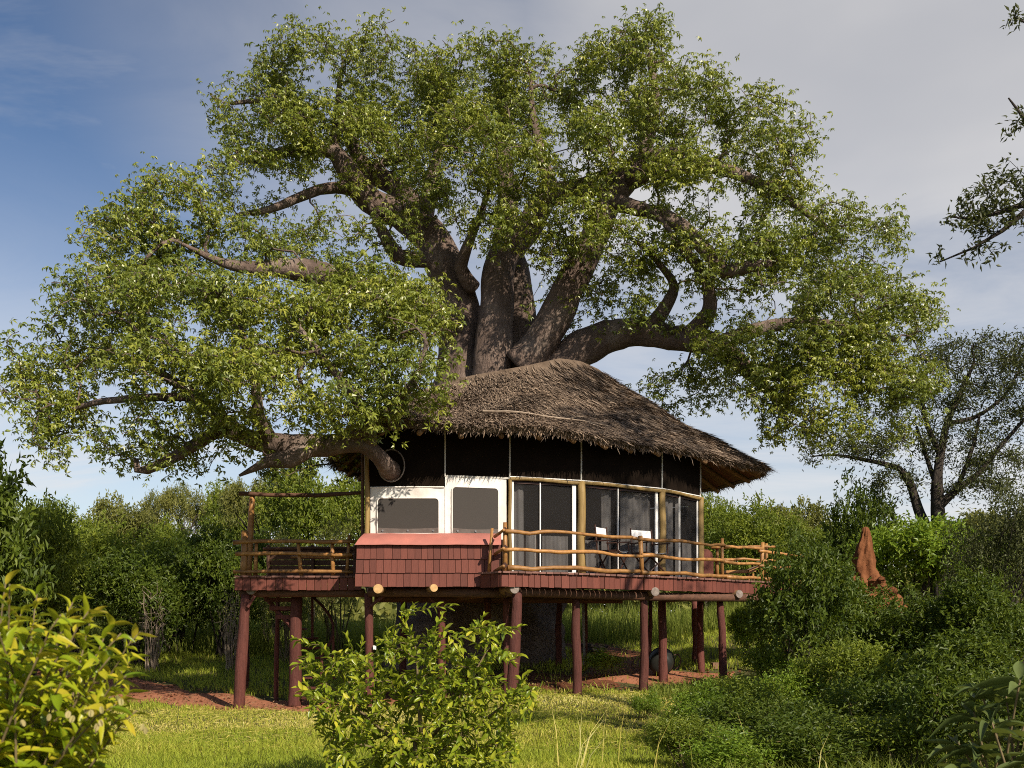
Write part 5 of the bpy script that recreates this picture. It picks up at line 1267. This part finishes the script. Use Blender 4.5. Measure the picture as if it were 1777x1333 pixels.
# cut hay lying flat
n = 20000; y = rgs.uniform(12.4, 18.4, n); x = rgs.uniform(-1, 1, n) * (.55 * y); k = (dist_line(x, y, PATH) > .95) & (x < 4.5); x, y = x[k], y[k]; n = len(x)
d = rgs.normal(0, 1, (n, 3)) * [1, 1, .18]; mb = MB()
kites(mb, np.stack([x, y, gz(x, y) + rgs.uniform(.01, .06, n)], 1), d, np.array([0, 0, 1.]) + .4 * rgs.normal(0, 1, (n, 3)), rgs.uniform(.06, .16, n), rgs.uniform(.006, .014, n), rgs.uniform(.45, .88, n), .1, .05)
tag(put('cut_hay', mb, M['grass']), 'pale cut grass lying on the lawn before the treehouse', 'grass', kind='stuff')
# grass behind and under the house
n = 84000; y = rgs.uniform(18.6, 31, n); x = rgs.uniform(-1, 1, n) * (.53 * y); dm = np.minimum(np.minimum(dist_line(x, y, PATH2), dist_line(x, y, PATCH)), dist_line(x, y, UNDER) * 1.05); cn = .5 + .5 * np.sin(x * 2.9 + 1.3) * np.sin(y * 2.3 + x); k = (dist_line(x, y, PATH) > .9 + .15 * np.sin(x * 4.7)) & ((dm > .78 + .35 * cn) | (rgs.random(n) < .16 * cn)); x, y = x[k], y[k]; n = len(x)
mb = MB(); blades(mb, x, y, rgs.uniform(.06, .20, n), rgs.uniform(.010, .022, n), np.clip(rgs.normal(.32, .14, n), 0, .7), .6)
tag(put('rear_grass', mb, M['grass']), 'fresh grass on the bank behind the posts', 'grass', kind='stuff')
n = 34000; y = rgs.uniform(27.5, 36, n); x = rgs.uniform(-1, 1, n) * (.52 * y); cl = .5 + .5 * np.sin(x * .9 + 1) * np.sin(y * 1.3 + x * .3)
mb = MB(); blades(mb, x, y, rgs.uniform(.5, 1.15, n) * (.6 + .6 * cl), rgs.uniform(.014, .03, n), np.clip(rgs.normal(.5, .22, n), 0, 1), .35)
tag(put('tall_grass', mb, M['tall_grass']), 'tall wild grass along the edge of the bush', 'grass', kind='stuff')
# fallen leaves, twigs and small stones on the bare earth
n = 9000; y = rgs.uniform(17.5, 27, n); x = rgs.uniform(-9, 5.5, n); k = (dist_line(x, y, PATH) < 1.05) | (dist_line(x, y, PATH2) < 1.1) | (dist_line(x, y, PATCH) < 1.1) | (dist_line(x, y, UNDER) < 1.1); x, y = x[k], y[k]; n = len(x)
mb = MB(); kites(mb, np.stack([x, y, gz(x, y) + .034 + rgs.uniform(0, .015, n)], 1), rgs.normal(0, 1, (n, 3)) * [1, 1, .25], np.array([0, 0, 1.]) + .4 * rgs.normal(0, 1, (n, 3)), rgs.uniform(.03, .09, n), rgs.uniform(.015, .04, n), rgs.uniform(.0, 1, n), .2, .1)
tag(put('leaf_litter', mb, M['litter']), 'dry fallen leaves scattered over the red earth', 'leaf litter', kind='stuff')
n = 500; y = rgs.uniform(17.5, 25, n); x = rgs.uniform(-9, 5, n); k = (dist_line(x, y, PATH) < 1.0) | (dist_line(x, y, PATCH) < 1.0) | (dist_line(x, y, UNDER) < 1.0); mb = MB()
for a, b in zip(x[k], y[k]):
    r_ = rgs.uniform(.012, .045); q = rgs.normal(0, 1, (6, 3)) * .18; v = (np.array([(1, 0, 0), (0, 1, 0), (-1, 0, 0), (0, -1, 0), (0, 0, .8), (0, 0, -.8)]) + q) * r_ + (a, b, float(gz(a, b)) + .03)
    mb.add(v, None, [(0, 1, 4), (1, 2, 4), (2, 3, 4), (3, 0, 4), (1, 0, 5), (2, 1, 5), (3, 2, 5), (0, 3, 5)], rgs.random())
tag(put('pebbles', mb, M['soil']), 'small earth clods and stones on the path', 'pebbles', kind='stuff')
# weeds in the right foreground
n = 26000; y = 9 + 10 * rgs.random(n); x = 1.8 + rgs.random(n) * (.55 * y - 1.2); k = x > 1.6 + .16 * (y - 9) + .5 * np.sin(y * 1.7); x, y = x[k], y[k]; n = len(x)
mb = MB(); blades(mb, x, y, rgs.uniform(.12, .42, n), rgs.uniform(.010, .022, n), np.clip(rgs.normal(.45, .2, n), 0, 1), .6)
tag(put('undergrowth', mb, M['tall_grass']), 'weeds and coarse grass among the right foreground shrubs', 'undergrowth', kind='stuff')
n = 60; y = rgs.uniform(9.2, 12, n); x = np.where(rgs.random(n) < .6, rgs.uniform(.5, 5, n), rgs.uniform(-.3, 1.2, n)); 
mb = MB(); blades(mb, x, y, rgs.uniform(.45, .85, n), rgs.uniform(.008, .014, n), np.clip(rgs.normal(.8, .2, n), 0, 1), .45)
tag(put('grass_stalks', mb, M['grass']), 'tall bleached seed stalks at the lower picture edge', 'grass', kind='stuff')

# ------------------------------------------------------------------ termite mound
mx, my = at(1500, 1000, 26.5)[:2]; mz = float(gz(mx, my))
mound = empty('termite_mound', (mx, my, mz), 'rust red termite mound with a rounded peak among green bushes', 'termite mound')
def ringsurf(mb, levels, nseg, fn):
    V = []
    for i, (cx_, cy_, z, rx_, ry_) in enumerate(levels):
        for j in range(nseg):
            a = 2 * math.pi * j / nseg; q = fn(a, z); V.append((cx_ + math.cos(a) * rx_ * q, cy_ + math.sin(a) * ry_ * q, z))
    n_ = len(levels); f = [(i * nseg + j, i * nseg + (j + 1) % nseg, (i + 1) * nseg + (j + 1) % nseg, (i + 1) * nseg + j) for i in range(n_ - 1) for j in range(nseg)]
    V.append((levels[-1][0], levels[-1][1], levels[-1][2] + levels[-1][3] * .5)); t = [((n_ - 1) * nseg + j, (n_ - 1) * nseg + (j + 1) % nseg, len(V) - 1) for j in range(nseg)]
    mb.add(V, f, t)
prof = [(1505, 1075, 1.3), (1505, 1040, .75), (1506, 1015, .47), (1502, 1000, .36), (1499, 985, .30), (1499, 970, .255), (1500, 955, .21), (1501, 945, .17), (1502, 936, .13), (1502, 928, .115), (1502, 921, .105), (1502, 916, .07)]
lv = []; 
pz = np.array([at(p[0], p[1], my) for p in prof]); zi = np.linspace(pz[0][2], pz[-1][2], 40)
for z in zi: lv.append((np.interp(z, pz[:, 2], pz[:, 0]), my, z, np.interp(z, pz[:, 2], [p[2] for p in prof]), np.interp(z, pz[:, 2], [p[2] for p in prof]) * .9))
rm = np.random.default_rng(8)
mb = MB(); ringsurf(mb, lv, 40, lambda a, z: 1 + .16 * math.sin(5 * a + z * 2.2) * (1 if z < pz[-3][2] else .4) + .09 * math.sin(11 * a - z * 7) + .05 * rm.normal()); put('spire', mb, M['red_earth'], mound, smooth=True)
for i in range(9):
    p = at(rm.uniform(1455, 1560), rm.uniform(1005, 1030), 24.6 + rm.uniform(-.6, .6)); mb = MB(); s_ = rm.uniform(.07, .17)
    ringsurf(mb, [(p[0], p[1], p[2] - s_ + .25 * s_ * j, s_ * math.sin(.35 + j * .33), s_ * math.sin(.35 + j * .33) * .9) for j in range(8)], 10, lambda a, z: 1 + .2 * rm.normal()); put('earth_lump', mb, M['red_earth'], mound)

# ------------------------------------------------------------------ foreground bushes with single leaves
TF = leaf_meshes('leaf', 0.33, M['front_leaf_single'], 8, (0.05, 0.75)); TS = leaf_meshes('leaf', 0.40, M['shrub_leaf_single'], 8, (-0.05, 0.35)); TB = leaf_meshes('leaf', 0.27, M['big_leaf_single'], 6, (0.15, 0.5))
def stem_leaves(path, length, gap, rng, L, tilt=0.9, whorl=2.4, start=0.0):
    seg = np.linalg.norm(np.diff(path, axis=0), axis=1); cum = np.concatenate([[0], np.cumsum(seg)]); tot = cum[-1]
    s0 = max(0, tot - length); ts_ = np.arange(s0, tot, gap); out = []
    for i, t in enumerate(ts_):
        p = np.array([np.interp(t, cum, path[:, j]) for j in range(3)]); p2 = np.array([np.interp(min(t + .03, tot), cum, path[:, j]) for j in range(3)]); tg = unit(p2 - p + 1e-6)
        a = i * whorl + rng.normal(0, .3); u = unit(np.cross(tg, [.3, .9, .3])); v = np.cross(tg, u); out_ = math.cos(a) * u + math.sin(a) * v
        f = (t - s0) / max(tot - s0, .01)
        D = unit(tg * (tilt + .5 * f) + out_ * (1.0 - .4 * f) + rng.normal(0, .15, 3)); N_ = unit(np.array([0, 0, 1.0]) + tg * .5 - out_ * .2 + rng.normal(0, .25, 3))
        out.append((p, D, N_, L * rng.uniform(.7, 1.2) * (1 - .25 * f), f))
    return out
# left, close and slightly out of focus
rf = np.random.default_rng(121); bx, by = -1.76, 3.35; bz = float(gz(bx, by))
front = empty('foreground_bush', (bx, by, bz), 'yellow green bush with long pointed leaves close in the lower left corner', 'bush')
mb = MB(); LV = []
tops = [(20, 1030), (75, 1045), (130, 1060), (165, 1090), (200, 1120), (235, 1115), (225, 1160), (205, 1190), (150, 1130), (100, 1090), (45, 1080), (10, 1090), (-40, 1050), (-60, 1120), (120, 1180), (60, 1150), (180, 1240), (225, 1250), (130, 1260), (70, 1230), (20, 1180), (160, 1300), (90, 1310), (20, 1270), (-30, 1200), (-50, 1290), (110, 1130), (185, 1160), (60, 1110), (0, 1330), (60, 1370), (130, 1360), (-20, 1380), (30, 1040), (150, 1080), (195, 1100), (85, 1200), (30, 1140), (-20, 1140), (140, 1220), (50, 1290), (105, 1250), (215, 1215), (170, 1185), (0, 1230), (100, 1160), (150, 1160), (80, 1130), (40, 1200), (120, 1290), (180, 1290), (0, 1290), (70, 1340), (160, 1340), (-30, 1330), (200, 1260), (110, 1200), (30, 1110), (130, 1110), (60, 1260)]
for px, py in tops:
    Yt = by + rf.uniform(-.40, .35); t_ = at(px - 14, py + 16, Yt); a = np.array([bx + rf.normal(0, .10), by + rf.normal(0, .10), bz]); m_ = (a + t_) / 2 + np.array([0, 0, .22]) - (t_ - a) * [.12, .12, 0]
    path = catmull([a, m_, t_ + (0, 0, .02), t_ + unit(t_ - m_) * .10 - (0, 0, .02)], .05); tube(mb, path, np.linspace(.010, .0025, len(path)), 5)
    LV += stem_leaves(path, .74, .019, rf, .096, .35)
put('stems', mb, M['stem'], front, smooth=True)
A = [np.array([l[i] for l in LV]) for i in range(5)]
leafy_plant(front, 'leaf', TF, M['front_leaf'], A[0], A[1], A[2], A[3], np.clip(.35 + .4 * A[4] + rf.normal(0, .18, len(LV)), 0, 1))
WING = MB()
for k in range(4):
    a = k * math.pi / 2; c, s_ = math.cos(a), math.sin(a)
    V = [(0, 0, -.5)] + [(c * .45 * math.sin(t), s_ * .45 * math.sin(t), -.5 * math.cos(t)) for t in np.linspace(.4, 2.75, 6)] + [(0, 0, .5)]
    WING.add(V, None, [(0, i, i + 1) for i in range(1, 7)])
WM = WING.mesh('seed_pod'); WM.materials.append(M['pod'])
for px, py in ((150, 1232), (158, 1238), (176, 1232), (168, 1262), (175, 1255), (40, 1255), (205, 1212), (247, 1262), (252, 1268), (125, 1248), (118, 1240), (85, 1245), (210, 1218)):
    inst('seed_pod', WM, front, at(px, py, by - .42), Matrix.Rotation(rf.uniform(0, 3), 3, 'Z') @ Matrix.Rotation(rf.uniform(-.5, .5), 3, 'X'), (.018, .018, .022))
print('front leaves', len(LV))
# middle shrub
rs = np.random.default_rng(131); cx_, cy_ = at(720, 1333, 9.4)[0], 9.4; cz = float(gz(cx_, cy_))
shrub = empty('foreground_shrub', (cx_, cy_, cz), 'leafy glossy shrub with upright pale shoots standing alone in front of the treehouse', 'shrub')
SK = Skel(); SK.limb([(cx_, cy_, cz - .05), (cx_ + .02, cy_, cz + .25), (cx_, cy_, cz + .5)], [.035, .03, .02], .1, name='trunk')
for q in ([(690, 1290), (620, 1230), (560, 1180)], [(730, 1270), (725, 1180), (720, 1110)], [(750, 1280), (810, 1190), (850, 1120)], [(760, 1310), (840, 1250), (890, 1210)], [(700, 1310), (620, 1290), (580, 1270)]):
    SK.limb([at(x_, y_, cy_ + rs.uniform(-.25, .25)) for x_, y_ in q], [.02, .013, .007], .1, name='limb')
key = [(790, 1050), (770, 1062), (735, 1058), (720, 1048), (692, 1092), (700, 1062), (672, 1112), (655, 1135), (840, 1068), (862, 1090), (908, 1086), (885, 1098), (935, 1194), (918, 1165), (890, 1150), (880, 1130), (905, 1200), (522, 1112), (508, 1108), (535, 1140), (560, 1128), (600, 1102), (628, 1112), (512, 1158), (540, 1170), (520, 1210), (550, 1220), (575, 1250), (600, 1300), (565, 1300), (640, 1330), (850, 1250), (870, 1290), (885, 1270), (830, 1320), (760, 1100), (750, 1130), (800, 1100), (820, 1090), (640, 1160), (600, 1150), (690, 1130), (790, 1150), (855, 1140), (880, 1215), (760, 1340), (700, 1345), (640, 1290)]
tp = [at(x_, y_, cy_ + rs.uniform(-.5, .5)) for x_, y_ in key]
for x_, y_, rx_, ry_, n_ in ((720, 1150, 85, 70, 130), (575, 1170, 65, 48, 74), (600, 1240, 68, 52, 90), (850, 1130, 55, 50, 58), (875, 1220, 62, 48, 76), (720, 1230, 130, 65, 190), (690, 1315, 125, 50, 190), (820, 1300, 80, 50, 120), (770, 1190, 80, 60, 95)):
    for _ in range(n_):
        a = rs.uniform(0, 6.28); q = math.sqrt(rs.random()); tp.append(at(x_ + rx_ * q * math.cos(a), y_ + ry_ * q * math.sin(a), cy_ + rs.normal(0, .38)))
tws = SK.grow(np.array(tp), rs, .45, -.5, .09, .012, .05); RR = SK.radii(.0028, 2.2, .02); mb = MB(); SK.tubes(mb, RR, rs, gnarl=0); put('stems', mb, M['stem'], shrub, smooth=True)
LV = []
for ids, ti in tws:
    path = np.array([SK.p[i] for i in ids]); LV += stem_leaves(path, .36, .024, rs, .098, 1.0, 2.4)
A = [np.array([l[i] for l in LV]) for i in range(5)]
zf = np.clip((A[0][:, 2] - .5) / 1.3, 0, 1)
leafy_plant(shrub, 'leaf', TS, M['shrub_leaf'], A[0], A[1], A[2], A[3], np.clip(.22 + .45 * A[4] * rs.uniform(.5, 1.1, len(LV)) + rs.normal(0, .14, len(LV)), 0, 1))
print('shrub leaves', len(LV))
# big leaved plant at the lower right
rl = np.random.default_rng(141); qx, qy = at(1745, 1300, 5.6)[:2]; qz = float(gz(qx, qy))
bigp = empty('large_leaved_plant', (qx, qy, qz), 'soft large leaved plant with pointed leaves in shade at the lower right corner', 'plant')
mb = MB(); LP, LD, LN, LL = [], [], [], []
for px, py in ((1700, 1195), (1745, 1200), (1690, 1235), (1660, 1285), (1720, 1250), (1760, 1270), (1790, 1215), (1700, 1300), (1750, 1320), (1800, 1290), (1672, 1330), (1770, 1180), (1725, 1345)):
    t_ = at(px, py, qy + rl.uniform(-.35, .35)); a = np.array([qx + rl.normal(0, .1), qy + rl.normal(0, .1), qz]); m_ = (a + t_) / 2 + (0, 0, .15)
    path = catmull([a, m_, t_], .08); tube(mb, path, np.linspace(.012, .005, len(path)), 6)
    for k in range(7):
        an = k * 2 * math.pi / 7 + rl.uniform(0, .6); D = np.array([math.cos(an), math.sin(an), rl.uniform(.0, .7)]); LP.append(t_ - (0, 0, rl.uniform(0, .08))); LD.append(D); LN.append((rl.normal(0, .2), rl.normal(0, .2), 1.0)); LL.append(rl.uniform(.15, .26))
put('stems', mb, M['stem'], bigp, smooth=True)
leafy_plant(bigp, 'leaf', TB, M['big_leaf_single'], np.array(LP), np.array(LD), np.array(LN), np.array(LL), np.full(len(LP), .5))

# ------------------------------------------------------------------ things lying under the deck
wb = at(1147, 1165, 21.3); wz = float(gz(wb[0], 21.3)); wb[2] = wz
tub = empty('metal_tub', wb, 'dark rounded tub with a curved handle tipped on its side under the deck', 'tub')
mb = MB(); V = []; ns, nr = 20, 8
Rt = np.array(Matrix.Rotation(math.radians(-78), 3, 'X') @ Matrix.Rotation(.2, 3, 'Y'))
for i in range(nr + 1):
    t = i / nr; rr = .30 * (math.sin(t * 1.45) * .35 + .65 * (1 if t > .3 else t / .3)) if i else 0.01; z_ = .34 * max(0, t - .25) / .75
    for j in range(ns): a = 2 * math.pi * j / ns; V.append(wb + (0, 0, .30) + Rt @ np.array([rr * 0.92 * math.cos(a), rr * math.sin(a), z_ - .17]))
f = [(i * ns + j, i * ns + (j + 1) % ns, (i + 1) * ns + (j + 1) % ns, (i + 1) * ns + j) for i in range(nr) for j in range(ns)]
mb.add(V, f); put('body', mb, M['tub'], tub, smooth=True)
mb = MB(); rim = V[-ns:] + [V[-ns]]; tube(mb, rim, .014, 6, cap=False); put('rim', mb, M['tub'], tub)
mb = MB(); c = wb + np.array([.27, -.05, .33]); tube(mb, [c + (0, 0, .14), c + (.10, 0, .15), c + (.15, 0, .05), c + (.12, 0, -.1), c + (.04, 0, -.16)], .014, 6); put('handle', mb, M['dark_wood'], tub)
bp = at(1243, 1146, 22.4); bp[2] = float(gz(bp[0], bp[1]))
bk = empty('brick_block', bp, 'single brown block lying on bare soil behind the right posts', 'block')
mb = MB(); box(mb, bp + (0, 0, .07), (.22, .16, .14), Matrix.Rotation(.2, 3, 'Z')); put('body', mb, M['brick'], bk)
lg = at(1018, 1120, 25.5); lg[2] = float(gz(lg[0], lg[1]))
for i, (dx, dz, l_, a_) in enumerate(((0, .06, .9, .1), (.1, .17, .8, -.15), (.25, .10, .7, .35))):
    c = lg + (dx, i * .12, dz); t = empty('dead_branch', c, ('lowest', 'middle', 'topmost')[i] + ' dead branch of the small heap behind the grey pipe', 'branch', 'dead branches heaped under the deck')
    dv = np.array([math.cos(a_), .3, math.sin(a_) * .6]) * l_ / 2; mb = MB(); tube(mb, [c - dv, c + (0, 0, .03), c + dv], [.05, .055, .03], 7, gnarl=.08, rng=rl); put('wood', mb, M['dark_bark'], t, smooth=True)
